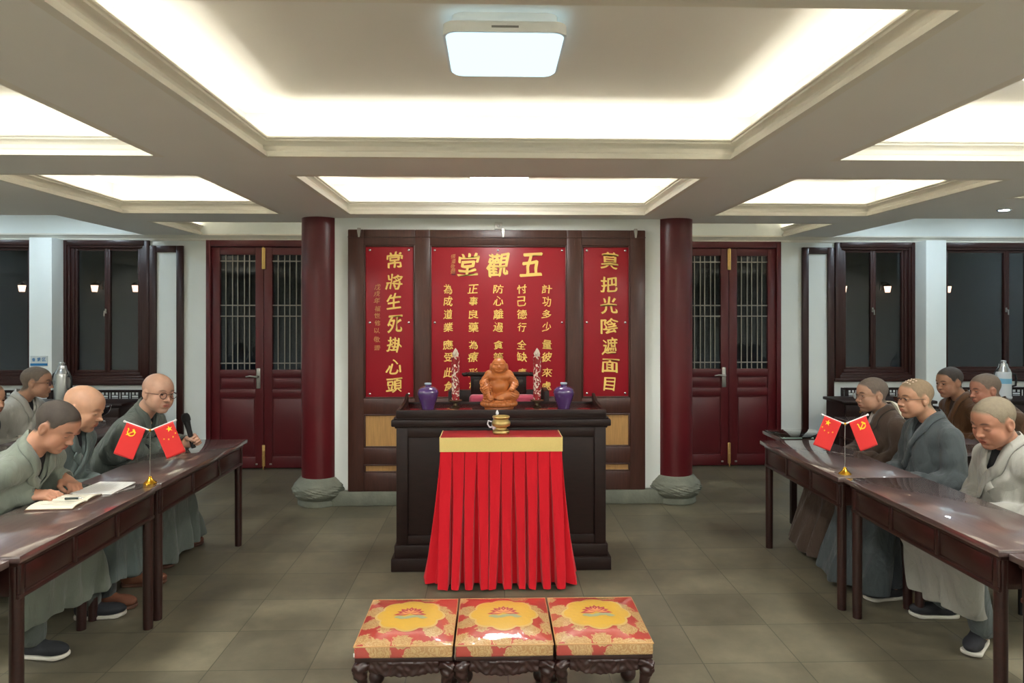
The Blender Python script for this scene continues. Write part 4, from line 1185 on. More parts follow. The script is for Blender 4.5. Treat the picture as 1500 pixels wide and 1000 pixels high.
def bench(label, x0, x1):
    t = thing('lattice_bench', label, 'bench', ((x0 + x1) / 2, 7.05, 0), 0, 'black lattice-backed benches under the windows')
    y = 7.17
    Off(t).box(x0, x1, 6.9, 7.2, .40, .44, .006).build('seat', BLACKWOOD)
    f = Off(t); f.box(x0, x1, y - .015, y + .02, .865, .89, .004); f.box(x0, x1, y - .015, y + .02, .735, .755, .004)
    n = max(2, int((x1 - x0) / .42)); L = (x1 - x0) / n
    for k in range(n + 1): xx = x0 + k * L; f.box(xx - .03, xx - .008, y - .015, y + .02, .44, .89, .004); f.box(xx + .008, xx + .03, y - .015, y + .02, .44, .89, .004)
    f.box(x0, x1, y - .002, y + .012, .44, .735)
    f.build('backrest_frame', BLACKWOOD)
    g = Off(t)
    for k in range(n):
        a = x0 + k * L + .03; w = L - .06
        for q in range(4):
            xa = a + w * q / 4; xb = a + w * (q + 1) / 4; xm = (xa + xb) / 2; dx = (xb - xa)
            for z in (.785, .81, .835): g.box(xa + dx * .12, xb - dx * .12, y - .008, y + .010, z - .0028, z + .0028)
            for xx in (xa + dx * .12, xb - dx * .12): g.box(xx - .0028, xx + .0028, y - .008, y + .010, .755, .865)
            g.box(xm - .0028, xm + .0028, y - .008, y + .010, .755, .785); g.box(xm - .0028, xm + .0028, y - .008, y + .010, .835, .865)
    g.build('lattice', BLACKWOOD)
    for x in (x0 + .04, x1 - .04):
        for yy in (6.93, 7.16): Off(t).box(x - .022, x + .022, yy - .022, yy + .022, 0, .40).build('leg', BLACKWOOD)
        ar = Off(t); ar.box(x - .02, x + .02, 6.92, y, .69, .72, .006); ar.box(x - .018, x + .018, 6.92, 6.955, .44, .69, .004); ar.build('armrest', BLACKWOOD)
    return t
bench('black bench with a lattice back under the left window', -4.56, -3.62)
bench('black bench with a lattice back under the leftmost window', -6.1, -4.86)
bench('black bench with a lattice back under the window beside the right framed panel', 3.74, 4.63)
bench('black bench with a lattice back under the rightmost window', 4.94, 6.1)

# vacuum flasks
def flask(x, y, z, label, body):
    t = thing('vacuum_flask', label, 'flask', (x, y, z))
    MB().lathe([(0, 0), (.07, 0), (.074, .008), (.075, .02), (.070, .025), (.070, .25), (.066, .265)], seg=40).build('body', body, t)
    MB().lathe([(.066, .265), (.060, .285), (.048, .305), (.042, .318), (.04, .33), (.036, .345), (.026, .35), (.026, .372), (.020, .378), (0, .378)], seg=36).build('lid', STEEL, t)
    MB().tube([(.068, -.02, .245), (.10, -.03, .24), (.108, -.032, .20), (.102, -.03, .13), (.068, -.02, .12)], .010, 10).build('grip', BLACK, t)
    MB().tube([(-.045, 0, .30), (-.085, 0, .26), (-.10, 0, .20), (-.092, 0, .15), (-.068, 0, .125)], .006, 8).build('strap', BLACK, t)
    return t
flask(-4.10, 6.62, .84, 'tall steel vacuum flask with black handle on the left sideboard', mat('brushed_steel_flask', (176, 178, 176), .28, 1))
fl = flask(5.05, 6.62, .84, 'white vacuum flask on the sideboard at the right edge', mat('white_flask_body', (206, 210, 212), .35))
MB().lathe([(.0705, .15), (.0712, .15), (.0712, .20), (.0705, .20)], seg=32).build('blue_band', mat('light_blue_band', (120, 178, 206), .5), fl)
# footed bowl on the left back desk
fb = thing('footed_bowl', 'black bowl with a shiny rim on a round steel foot, on the left back desk', 'bowl', (-3.35, 5.88, .76))
MB().lathe([(0, 0), (.062, 0), (.064, .006), (.05, .016), (.02, .026), (.014, .034), (.014, .05), (0, .05)], seg=36).build('foot', STEEL, fb)
MB().lathe([(.014, .045), (.05, .05), (.085, .075), (.10, .11), (.104, .135), (.099, .136), (.094, .112), (.075, .08), (0, .062)], seg=40).build('bowl', mat('black_glaze', (20, 20, 22), .15, coat=.6), fb)
MB().lathe([(.100, .132), (.107, .133), (.107, .141), (.098, .142)], seg=40).build('rim', STEEL, fb)
# notice on the left pillar
nt_ = thing('wall_notice', 'small white notice with blue characters on the left pillar', 'sign', (-4.70, 7.229, 1.21))
sx0, sx1 = -4.80, -4.625
Off(nt_).box(sx0, sx1, 7.224, 7.229, 1.132, 1.24).build('card', mat('pale_card', (206, 212, 208), .5))
Off(nt_).box(sx0, sx1, 7.222, 7.2245, 1.138, 1.162).build('blue_bar', mat('blue_print', (32, 120, 176), .5))
mb = Off(nt_)
for k, ch in enumerate('备果区'): add_glyph(mb, ch, sx0 + .035 + k * .052, 1.202, 7.2242, .036, .038, .03, .0015)
mb.build('lettering', mat('blue_print', (32, 120, 176), .5), None, False)

# chairs of the sitters
def chair(x, y, face, label, rgb, back_h=1.05, group=None):
    """face: +1 looks towards +x"""
    t = thing('dining_chair', label, 'chair', (x, y, 0), 0 if face > 0 else PI, group)
    c = mat('chair_%d_%d_%d' % rgb, rgb, .45, spec=.4)
    MB().box(-.20, .20, -.205, .205, .415, .448, .015, 3).build('seat', c, t)
    b = MB(); rows = []
    for i in range(15):
        v = i / 14; r = []
        for j in range(15):
            u = -1 + 2 * j / 14; e = max(0, (v - .72) / .28); w = .19 * (1 - .30 * e ** 2.2)
            r.append((-.19 - .03 * v - .015 * (1 - u * u), u * w, .50 + (back_h - .50) * (v - .05 * e * u * u)))
        rows.append(r)
    b.grid(rows); bmesh.ops.solidify(b.bm, geom=b.bm.faces[:], thickness=.02); b.build('backrest', c, t)
    fr = MB()
    for s in (-1, 1): fr.tube([(-.185, s * .17, .42), (-.195, s * .17, .55), (-.21, s * .165, .75)], .011)
    fr.build('back_support', DULLST, t)
    for sx, sy in ((-1, -1), (-1, 1), (1, -1), (1, 1)): MB().tube([(sx * .17, sy * .17, .415), (sx * .19, sy * .19, 0)], .012).build('leg', BLACK, t)
    return t
# ------------------------------------------------------------------ the seated monks
def rotm(yaw, pitch, roll):
    """columns = local axes; x forward, y left, z up; positive pitch bows the head, positive yaw turns to the left"""
    return np.array((Matrix.Rotation(math.radians(yaw), 3, 'Z') @ Matrix.Rotation(math.radians(pitch), 3, 'Y') @ Matrix.Rotation(math.radians(roll), 3, 'X')), np.float32)

def head_sdf(P, p, Nl):
    """head in its own frame: x forward, y left, z up, eyes at z = 0"""
    w = p.get('width', 1.0); jaw = p.get('jaw', 1.0); full = p.get('full', 1.0)
    A = np.abs(P[:, 1]); Q = np.stack([P[:, 0], A, P[:, 2]], -1)       # mirrored copy for paired features
    d = dell(P, (-.014, 0, .036), (.099, .077 * w, .083))
    d = smin(d, dell(P, (.034, 0, .028), (.056, .062 * w, .062)), .03)           # forehead
    d = smin(d, dell(P, (.028, 0, -.042), (.062, .058 * full, .070)), .03)       # face
    d = smin(d, dcap(Q, (-.008, .050 * full, -.048), (.055, .016, -.098), .017 * jaw, .014), .028)
    d = smin(d, dell(P, (.066, 0, -.101), (.017, .020, .014)), .018)             # chin
    d = smin(d, dell(Q, (.054, .040 * full, -.032), (.026, .022, .022)), .02)    # cheekbone
    d = smin(d, dell(Q, (.046, .040 * full, -.058), (.028, .020, .026)), .02)
    d = smin(d, dcap(Q, (.083, .012, .019), (.070, .046, .020), .008, .007), .014)   # brow
    d = smax(d, -dell(Q, (.096, .031, .002), (.017, .019, .011)), .014)          # socket
    d = smin(d, dell(Q, (.0765, .031, -.001), (.0125, .0175, .0115)), .006)      # lids
    # nose
    d = smin(d, dcap(P, (.083, 0, .004), (.101, 0, -.030), .0075, .0105), .012)
    d = smin(d, dell(P, (.106, 0, -.033), (.0095, .0105, .0085)), .007)
    d = smin(d, dell(Q, (.094, .0135, -.036), (.011, .0075, .0075)), .005)
    d = smax(d, -dell(Q, (.101, .0065, -.0425), (.005, .0035, .003)), .003)
    # lips
    d = smin(d, dell(P, (.080, 0, -.067), (.014, .028, .020)), .012)
    d = smin(d, dell(P, (.0875, 0, -.0620), (.0095, .0215, .0060)), .004)
    d = smin(d, dell(P, (.0860, 0, -.0725), (.0100, .0185, .0065)), .004)
    d = smax(d, -dell(P, (.098, 0, -.0670), (.012, .024, .0014)), .003)
    d = smax(d, -dcap(P, (.098, 0, -.048), (.094, 0, -.056), .003, .003), .004)
    d = smax(d, -dell(P, (.090, 0, -.085), (.010, .020, .006)), .010)
    # eye opening
    op = p.get('eye', .0030)
    if op > .0015: d = smax(d, -dell(Q, (.0885, .031, -.0005), (.010, .0145, op)), .0012)
    # ear
    R_ = np.array(Matrix.Rotation(math.radians(-22), 3, 'Z') @ Matrix.Rotation(math.radians(-10), 3, 'Y'), np.float32)
    e = dell(Q, (-.010, .080 * w, -.006), (.0185, .0078, .030), R_)
    e = smax(e, -dell(Q, (-.005, .089 * w, -.001), (.0115, .0085, .0185), R_), .003)
    e = smin(e, dell(Q, (-.006, .078 * w, -.030), (.008, .0055, .009)), .006)
    d = smin(d, e, .010)
    # neck
    d = smin(d, dcap(P, Nl, (-.022, 0, -.035), .058, .052), .03)
    return d

def hairline(x): return np.interp(x, [-.12, -.075, -.040, -.030, -.012, .006, .016, .034, .046, .060, .08, .11], [-.075, -.068, -.050, -.03, .026, .022, .002, .020, .052, .066, .073, .09])
FING = ((.030, .0095, .070), (.010, .0098, .080), (-.010, .0095, .074), (-.029, .0085, .058))
def hand_sdf(P, curl, spread=0, thumb='side', side=1):
    """left hand frame: x to the fingertips, y to the thumb side, z out of the back; wrist at the origin"""
    P = P * V3(1, side, 1)
    d = dbox(P, (.048, 0, 0), (.045, .039, .0125), .011)
    d = smin(d, dell(P, (.035, .020, -.008), (.030, .018, .013)), .012)
    d = smin(d, dcap(P, (-.05, 0, .004), (.012, 0, 0), .029, .025), .025)
    for k, (y0, r, L) in enumerate(FING):
        c = curl[k] if isinstance(curl, (list, tuple)) else curl
        p = np.array((.086 - abs(y0) * .12, y0, .002)); a = math.radians(spread * (1.5 - k) * .5)
        ang = 0
        for q, (fl, sh) in enumerate(((L * .46, .9), (L * .30, 1.25), (L * .24, .9))):
            ang += math.radians(c * sh)
            n = p + np.array((math.cos(ang) * math.cos(a), math.sin(a) * math.cos(ang), -math.sin(ang))) * fl
            d = smin(d, dcap(P, p, n, r * (1 - .06 * q), r * (.94 - .06 * q)), .004 if q else .010)
            p = n
    if thumb == 'side': T = [(.022, .030, -.004), (.052, .054, -.012), (.075, .062, -.018), (.094, .060, -.024)]
    elif thumb == 'grip': T = [(.022, .028, -.010), (.045, .046, -.032), (.062, .040, -.052), (.078, .024, -.056)]
    else: T = [(.022, .030, -.006), (.050, .050, -.020), (.074, .048, -.026), (.094, .040, -.030)]
    for q in range(3): d = smin(d, dcap(P, T[q], T[q + 1], (.014, .0115, .0105)[q], (.0115, .0105, .0085)[q]), .012 if q == 0 else .004)
    return d

def catmull(pts, n):
    pts = [np.array(p, float) for p in pts]; pts = [2 * pts[0] - pts[1]] + pts + [2 * pts[-1] - pts[-2]]
    out = []
    m = len(pts) - 3
    for i in range(n):
        t = i / (n - 1) * m; k = min(int(t), m - 1); t -= k
        a, b, c, d = pts[k:k + 4]
        out.append(.5 * ((2 * b) + (-a + c) * t + (2 * a - 5 * b + 4 * c - d) * t * t + (-a + 3 * b - 3 * c + d) * t ** 3))
    return np.array(out)

SHOE_ME = {}
def shoe(parent, loc, rz, upper, sole_rgb, name='shoe'):
    key = (upper, sole_rgb)
    if 'u' not in SHOE_ME:
        def up(P):
            d = dell(P, (.062, 0, .042), (.090, .044, .034)); d = smin(d, dell(P, (-.045, 0, .048), (.072, .037, .052)), .03)
            d = smax(d, .018 - P[:, 2], .004)
            return smax(d, -dcap(P, (-.050, 0, .085), (-.045, 0, .14), .032, .04), .008)
        SHOE_ME['u'] = sdf_mesh(up, V3(-.14, -.06, 0), V3(.17, .06, .12), .005)
        def so(P):
            d = dcap(P * V3(1, 1, 0), (-.075, 0, 0), (.105, 0, 0), .040, .046)
            top = .019 + .010 * np.clip((np.abs(P[:, 0] - .01) - .07) / .08, 0, 1)
            return smax(smax(d, P[:, 2] - top, .004), .001 - P[:, 2] + .008 * np.clip((P[:, 0] - .1) / .05, 0, 1), .004)
        SHOE_ME['s'] = sdf_mesh(so, V3(-.14, -.06, -.01), V3(.18, .06, .05), .005)
    u = mesh_obj(name, np_mesh(name, *SHOE_ME['u']), mat('shoe_%d_%d_%d' % upper, upper, .75, bump=.2, bscale=200), parent, True)
    u.location = loc; u.rotation_euler = (0, 0, rz)
    s = mesh_obj('sole', np_mesh('sole', *SHOE_ME['s']), mat('sole_%d_%d_%d' % sole_rgb, sole_rgb, .6), u, True)
    return u

def monk(label, pos, face, p):
    """pos: hip point on the floor plan; face +1 looks along +x, -1 along -x; p: pose and looks in the sitter's own frame"""
    C = np.array(p['head'], float); N = np.array(p['neck'], float); N = N + (C - N) * .16; RH = rotm(*p.get('turn', (0, 0, 0)))
    hs = p.get('hs', 1.0)                                          # head size
    Nl = ((N - C) @ RH) / hs
    skin = np.array(lin(p['skin'])); lip = skin * V3(.86, .56, .56); stub = np.array(lin(p.get('stubble', p.get('hair', (92, 78, 66)))))
    V, F, T = [], [], []; off = 0
    def put(v, f, t):
        nonlocal off
        V.append(v); F.append(np.asarray(f) + off); T.append(t); off += len(v)
    # head and neck
    lo, hi = V3(-.135, -.11, -.26), V3(.135, .11, .145)
    v, f = sdf_mesh(lambda P: head_sdf(P, p, Nl), lo, hi, .0028)
    t = np.tile(skin, (len(v), 1)).astype(float)
    ay = np.abs(v[:, 1])
    def blend(m, c): 
        m = np.clip(m, 0, 1)[:, None]; t[:] = t * (1 - m) + np.asarray(c) * m
    flush = np.exp(-(((v[:, 0] - .06) / .04) ** 2 + ((ay - .045) / .025) ** 2 + ((v[:, 2] + .035) / .03) ** 2)) * .35
    blend(flush, skin * V3(1.04, .80, .74))
    blend(np.exp(-(((v[:, 0] - .106) / .018) ** 2 + (v[:, 1] / .02) ** 2 + ((v[:, 2] + .035) / .016) ** 2)) * .3, skin * V3(1.02, .78, .72))
    beard = p.get('beard', .12)
    blend(np.clip((v[:, 0] - .02) / .03, 0, 1) * (np.exp(-((v[:, 2] + .098) / .026) ** 2) + .8 * np.exp(-(((v[:, 2] + .052) / .007) ** 2 + (v[:, 1] / .025) ** 2))) * beard * 2.2, skin * V3(.55, .52, .52))
    z_l = -.067 
    lipm = (v[:, 0] > .078) * np.clip(1.25 - ((v[:, 1] / .0225) ** 2 + ((v[:, 2] - z_l) / .0108) ** 2), 0, .5) * 1.9
    blend(lipm, lip)
    blend((v[:, 0] > .076) * np.clip(1.3 - ((v[:, 1] / .023) ** 2 + ((v[:, 2] - z_l) / .0022) ** 2), 0, 1) * .8, lip * .35)
    brow_z = .0215 + .004 * np.sin(np.clip((ay - .012) / .04, 0, 1) * PI)
    brow_c = np.array(lin((44, 36, 32)))
    blend((v[:, 0] > .045) * np.clip(1.5 - (((ay - .032) / .019) ** 2 + ((v[:, 2] - brow_z) / .0048) ** 2), 0, 1) * p.get('brow', .75), brow_c)
    eye_x = v[:, 0] > .066
    if p.get('eye', .003) <= .0015: blend(eye_x * np.clip(1.5 - (((ay - .031) / .0155) ** 2 + ((v[:, 2] + .0035 - .004 * ((ay - .031) / .015) ** 2) / .0022) ** 2), 0, 1) * .9, (.025, .016, .012))
    else:
        op = p.get('eye', .003)
        blend(eye_x * np.clip(1.6 - (((ay - .031) / .016) ** 2 + ((v[:, 2] - op - .0006) / .0022) ** 2), 0, 1) * .9, (.02, .014, .011))
    blend((v[:, 0] > .09) * (v[:, 2] < -.038) * np.clip(1.4 - (((ay - .0065) / .006) ** 2 + ((v[:, 2] + .0425) / .004) ** 2), 0, 1) * .8, skin * .15)
    if p.get('fade', 0): blend(np.clip((v[:, 2] - hairline(v[:, 0])) / .016 + .35, 0, 1) * (v[:, 2] > -.09) * (1 - np.exp(-((v[:, 0] + .01) / .026) ** 2 - ((v[:, 2] + .006) / .034) ** 2) * (ay > .07)) * (v[:, 0] < .088), stub)
    put(v * hs @ RH.T + C, f, t)
    # hands
    for key, sd in (('L', 1), ('R', -1)):
        Wp, dirv, backv = [np.array(q, float) for q in p['hand' + key][:3]]
        curl, thumb = p['hand' + key][3:5]
        x = dirv / np.linalg.norm(dirv); z = backv - x * backv.dot(x); z /= np.linalg.norm(z); y = np.cross(z, x)
        M = np.stack([x, y, z], 1)          # the thumb leaves towards +y of a left hand: mirrored for a right hand
        s_th = -1 if sd > 0 else 1
        v, f = sdf_mesh(lambda P: hand_sdf(P, curl, p['hand' + key][5] if len(p['hand' + key]) > 5 else 6, thumb, s_th), V3(-.06, -.08, -.09), V3(.185, .08, .04), .0032)
        t = np.tile(skin, (len(v), 1)).astype(float)
        k = np.clip((v[:, 0] - .085) / .02, 0, 1) * .12; t = t * (1 - k[:, None]) + skin * V3(1.03, .78, .72) * k[:, None]
        put(v @ M.T + Wp, f, t)
    # trunk, arms and legs under the clothes
    hip = np.array((0, 0, .56)); Ch = hip * .35 + N * .65
    ax = (N - hip) / np.linalg.norm(N - hip); sp = np.array((0, 1, 0.0))
    Sh = {s: N + np.array((-.012, s * p.get('sh', .178), -.078)) - np.array((0, 0, 0)) for s in (1, -1)}
    El = {1: np.array(p['elL'], float), -1: np.array(p['elR'], float)}
    Wr = {1: np.array(p['handL'][0], float), -1: np.array(p['handR'][0], float)}
    Kn = {1: np.array(p.get('knL', (.43, .13, .50)), float), -1: np.array(p.get('knR', (.43, -.13, .50)), float)}
    Ft = {1: np.array(p.get('ftL', (.42, .15, .0)), float), -1: np.array(p.get('ftR', (.42, -.15, .0)), float)}
    def trunk(P):
        d = dcap(P, hip, Ch, .10, .10); d = smin(d, dcap(P, Sh[1], Sh[-1], .045), .06); d = smin(d, dcap(P, Ch, N, .09, .05), .05)
        for s in (1, -1):
            d = smin(d, dcap(P, Sh[s], El[s], .042, .036), .03); d = smin(d, dcap(P, El[s], Wr[s], .034, .027), .02)
            d = smin(d, dcap(P, (0, s * .08, .53), Kn[s], .07, .05), .05); d = smin(d, dcap(P, Kn[s], Ft[s] + np.array((-.03, 0, .07)), .045, .034), .03)
        return d
    v, f = sdf_mesh(trunk, V3(-.25, -.42, .02), V3(.75, .42, 1.12), .014)
    put(v, f, np.tile(skin, (len(v), 1)))
    me = np_mesh('person', np.concatenate(V), np.concatenate(F))
    at = me.attributes.new('tint', 'FLOAT_COLOR', 'POINT')
    tt = np.concatenate(T); at.data.foreach_set('color', np.concatenate([tt, np.ones((len(tt), 1))], 1).astype(np.float32).ravel())
    body = mesh_obj('person', me, SKIN, None, True)
    tag(body, label, 'person')
    body.location = (pos[0], pos[1], 0); body.rotation_euler = (0, 0, 0 if face > 0 else PI)
    def hp(q): return (np.asarray(q, float) * hs) @ RH.T + C          # head frame -> sitter's frame
    # eyes
    if p.get('eye', .003) > .0015:
        for s in (1, -1):
            c = hp((.0752, s * .031, -.0005)); mb = MB(); mb.sphere((0, 0, 0), .0118 * hs, 18)
            g = np.array(p.get('gaze', (1, 0, -.05)), float)
            g = Vector((g @ RH.T).tolist()).normalized()
            me2 = bpy.data.meshes.new('eye'); mb.bm.to_mesh(me2); mb.bm.free()
            o = mesh_obj('eye', me2, mat('eye_white', (196, 186, 176), .25), body, True); me2.materials.append(mat('dark_iris', (24, 16, 12), .15))
            for pl in me2.polygons:
                if Vector(pl.center).normalized().dot(g) > .80: pl.material_index = 1
            o.location = c.tolist()
    # shaved stubble
    if p.get('hair'):
        th = p.get('hair_th', .0016)
        def hair(P):
            d = head_sdf(P, dict(p, eye=0), Nl) - th * np.clip((P[:, 2] - hairline(P[:, 0])) / .05, .35, 1)
            wob = 0
            reg = (hairline(P[:, 0]) + p.get('hl', 0) + .013 - .02 * np.clip(np.abs(P[:, 1]) / .06, 0, 1) ** 3 * np.clip((P[:, 0] - .02) / .02, 0, 1) + wob - P[:, 2]) * .75
            ear = -dell(np.stack([P[:, 0], np.abs(P[:, 1]), P[:, 2]], -1), (-.008, .085, -.006), (.026, .018, .037))
            return np.maximum(np.maximum(d, reg), ear)
        v, f = sdf_mesh(hair, V3(-.135, -.1, -.09), V3(.11, .1, .145), .0030)
        me3 = np_mesh('hair', v * hs @ RH.T + C, f)
        mesh_obj('hair', me3, mat('stubble_%d_%d_%d' % p['hair'], p['hair'], .8, noise=.14, nscale=60, bump=.25, bscale=500), body, True)
    if p.get('scars'):
        mb = MB()
        for i in range(3):
            for j in range(4):
                q = np.array((.055 - .022 * i, -.03 + .02 * j, .3)); P0 = np.array([q]);
                zz = np.linspace(.15, .05, 300); col = np.stack([np.full(300, q[0]), np.full(300, q[1]), zz], -1).astype(np.float32)
                k = int(np.argmax(head_sdf(col, p, Nl) < .001)); c = hp((q[0], q[1], zz[k])); mb.sphere(c, .0058 * hs, 10, (1, 1, .5))
        mb.build('burn_mark', mat('pale_scar', (226, 200, 180), .6), body, True)
    # glasses
    g = p.get('glasses')
    if g:
        mb = MB(); rim = g['r']; rw = g.get('w', .021); rh = g.get('h', .019); zc = -.004; gx = .103
        for s in (1, -1):
            pts = []
            for k in range(29):
                a = 2 * PI * k / 28; e = g.get('sq', 1.0)
                yy = math.copysign(abs(math.cos(a)) ** e, math.cos(a)) * rw; z_ = math.copysign(abs(math.sin(a)) ** e, math.sin(a)) * rh
                if g.get('half') and z_ < 0: z_ = z_
                pts.append(hp((gx - .10 * (abs(.034 + yy) ) ** 1.6 * 2.2, s * (.034 + yy), zc + z_)))
            if g.get('half'): pts = pts[:15]
            mb.tube([tuple(q) for q in pts], rim * hs, 6)
            mb.tube([tuple(hp(q)) for q in ((gx - .016, s * (.034 + rw), zc + .008), (gx - .026, s * .066, zc + .008), (.02, s * .078, zc + .008), (-.016, s * .081, zc + .006), (-.028, s * .08, zc - .012))], rim * .9 * hs, 6)
        mb.tube([tuple(hp(q)) for q in ((gx - .002, .014, zc + .004), (gx + .002, 0, zc + .008), (gx - .002, -.014, zc + .004))], rim * hs, 6)
        go = mb.build('glasses', mat('frame_%d_%d_%d' % g['rgb'], g['rgb'], .3, g.get('metal', 0)), body, True)
        ml = MB()
        for s in (1, -1):
            ring = []
            for k in range(28):
                a = 2 * PI * k / 28; e = g.get('sq', 1.0)
                yy = math.copysign(abs(math.cos(a)) ** e, math.cos(a)) * rw * .96; z_ = math.copysign(abs(math.sin(a)) ** e, math.sin(a)) * rh * .96
                ring.append(hp((gx - .10 * (abs(.034 + yy)) ** 1.6 * 2.2, s * (.034 + yy), zc + z_)))
            f_ = bmesh.new(); c0 = f_.verts.new(tuple(np.mean(ring, 0))); vs = [f_.verts.new(tuple(q)) for q in ring]
            for i in range(28): f_.faces.new((c0, vs[i], vs[(i + 1) % 28]))
            ml._merge(f_)
        ml.build('lens', glass_mat('spectacle_lens', (.93, .92, .92), 1.35, 1.0), go, True)
    # robe
    hem = p.get('hem', .14); fat = p.get('fat', 1.0); lean = math.degrees(math.atan2(N[0], N[2] - .56))
    RL = roty(lean)
    kc = (Kn[1] + Kn[-1]) / 2
    hemL = Ft[1] * V3(1, 1, 0) + np.array((p.get('hx', -.02), .01, hem)); hemR = Ft[-1] * V3(1, 1, 0) + np.array((p.get('hx', -.02), -.01, hem))
    nf = (N - hip); ph = p.get('seed', 0) * 1.7
    def robe0(P):
        d = dell(P, (.02, 0, .56), (.165 * fat, .20 * fat, .135))
        d = smin(d, dell(P, hip * .62 + N * .38 + np.array((.015, 0, 0)), (.132 * fat, .168 * fat, .20), RL), .10)
        d = smin(d, dell(P, hip * .30 + N * .70, (.112 * fat, .172, .165), RL), .08)
        d = smin(d, dcap(P, Sh[1] + np.array((0, -.02, 0)), Sh[-1] + np.array((0, .02, 0)), .058), .06)
        d = smin(d, dcap(P, Sh[1] * .6 + N * .4 + np.array((-.01, 0, -.01)), N + np.array((-.015, .0, -.01)), .045, .058), .05)
        d = smin(d, dcap(P, Sh[-1] * .6 + N * .4 + np.array((-.01, 0, -.01)), N + np.array((-.015, .0, -.01)), .045, .058), .05)
        for s in (1, -1):
            w = El[s] + (Wr[s] - El[s]) * p.get('cuff', .93)
            a = dcap(P, Sh[s], El[s], .062, .068)
            a = smin(a, dcap(P, El[s], w, .066, p.get('cw', .058)), .035)
            if p.get('slv', .05): a = smin(a, dcap(P, El[s] + np.array((0, 0, -.02)), El[s] * .35 + w * .65 + np.array((0, 0, -p.get('slv', .05))), .05, .048), .045)
            d = smin(d, a, .022)
            d = smin(d, dcap(P, (.02, s * .09, .535), Kn[s] + np.array((0, 0, .005)), .098, .082), .05)
            hm = hemL if s > 0 else hemR
            d = smin(d, dcap(P, Kn[s] + np.array((-.01, 0, -.02)), hm, .078, p.get('flare', .092)), .06)
        d = smin(d, dcap(P, Kn[1] + np.array((-.05, 0, -.005)), Kn[-1] + np.array((-.05, 0, -.005)), .062), .09)
        d = smin(d, dcap(P, kc + np.array((-.0, 0, -.02)), (hemL + hemR) / 2 + np.array((.01, 0, 0)), .066, p.get('flare', .092)), .10)
        return d
    def ridge(t): return 1 - np.exp(-(np.sin(t) / .26) ** 2)      # narrow creases between broad folds
    arm = {}
    for s in (1, -1):
        u1 = (El[s] - Sh[s]) / np.linalg.norm(El[s] - Sh[s]); u2 = (Wr[s] - El[s]) / np.linalg.norm(Wr[s] - El[s]); arm[s] = (u1, u2)
    def robe_out(P):
        d = robe0(P)
        x, y, z = P[:, 0], P[:, 1], P[:, 2]
        t = np.clip((.47 - z) / .30, 0, 1) * (x > .12)
        d = d + t * (.016 * np.sin(30 * y + 2.5 * np.sin(5 * y + ph) + 3 * x) + .009 * np.sin(55 * y + ph + 30 * x))
        q = (P - V3(*N)) @ RL
        u = np.clip((z - .56) / .12, 0, 1) * np.clip((-q[:, 2] - .02) / .08, 0, 1)
        # long slanting folds over the trunk, finer creases between them
        tor = u * np.clip(1.3 - np.abs(q[:, 1]) / .16, 0, 1)
        d = d + tor * (-.010 * ridge(11 * (q[:, 2] * .8 + np.abs(q[:, 1]) * 1.5) + 1.3 * np.sin(8 * q[:, 1] + ph) + ph) + .006 * np.sin(42 * (q[:, 2] * .7 - q[:, 1] * .8) + 2.5 * np.sin(11 * q[:, 2] + ph))) + tor * .007
        for s in (1, -1):
            qs = P - V3(*Sh[s]); qe = P - V3(*El[s]); u1, u2 = arm[s]
            L1 = np.linalg.norm(El[s] - Sh[s]); L2 = np.linalg.norm(Wr[s] - El[s])
            a1 = qs @ V3(*u1); r1 = np.sqrt(np.maximum((qs * qs).sum(-1) - a1 * a1, 0)); m1 = np.clip((.12 - r1) / .03, 0, 1) * np.clip(a1 / .05 + .3, 0, 1) * np.clip((L1 + .03 - a1) / .04, 0, 1)
            a2 = qe @ V3(*u2); r2 = np.sqrt(np.maximum((qe * qe).sum(-1) - a2 * a2, 0)); m2 = np.clip((.12 - r2) / .03, 0, 1) * np.clip(a2 / .04 + .5, 0, 1) * np.clip((L2 * p.get('cuff', .93) - .035 - a2) / .06, 0, 1)
            tw = s * y * 10 + z * 6
            d = d + m1 * (-.0075 * ridge(13 * a1 + .9 * np.sin(12 * x + ph) + tw + ph) + .005 + .002 * np.sin(60 * a1 - 25 * x + ph))
            d = d + m2 * (-.008 * ridge(16 * a2 + 14 * (x * .3 + z) + ph * 2 + 1.1 * np.sin(15 * y)) + .005 + .0025 * np.sin(75 * a2 + 30 * z))
            r = np.sqrt((qe * qe).sum(-1))
            d = d + .006 * np.exp(-(r / .10) ** 2) * np.sin(75 * (qe @ V3(*(u2 - u1))) * .6 + ph)
            # crease where the sleeve meets the trunk
            ra = np.abs(np.abs(y) - (.125 + .0 * y)); 
            d = d + .010 * np.exp(-(ra / .018) ** 2) * np.clip((z - .62) / .1, 0, 1) * np.clip((Sh[s][2] - .03 - z) / .06, 0, 1) * (s * y > 0) * (x > N[0] - .02) * .25
        lap = np.clip((x - .08) / .1, 0, 1) * np.clip((.66 - z) / .05, 0, 1) * np.clip((z - .46) / .05, 0, 1)
        d = d + lap * (-.011 * ridge(13 * x + 9 * np.abs(y) + ph) + .007)
        # under the thighs the cloth lies on the seat; the hem ends cleanly
        d = smax(d, np.where(x < .22, .452 - z, -1.0) + 0 * z, .006)
        hz = hem + .018 * np.sin(8 * y + ph) + .01 * np.sin(19 * y + ph)
        d = smax(d, hz - z, .004)
        return d
    Vz = p.get('vee', .19)
    def wedge(P):
        q = (P - V3(*N)) @ RL           # torso frame
        w = np.interp(q[:, 2], [-Vz, 0.0, .06], [0.0, .046, .056])
        c = np.interp(q[:, 2], [-Vz, 0.0], [-.018, 0])
        return np.maximum(np.abs(q[:, 1] - c) - w, -.03 - q[:, 0])
    def neck_hole(P): return dcap(P, N + np.array((.0, 0, -.015)), N + (C - N) * .7 + np.array((-.0, 0, .02)), .058, .066)
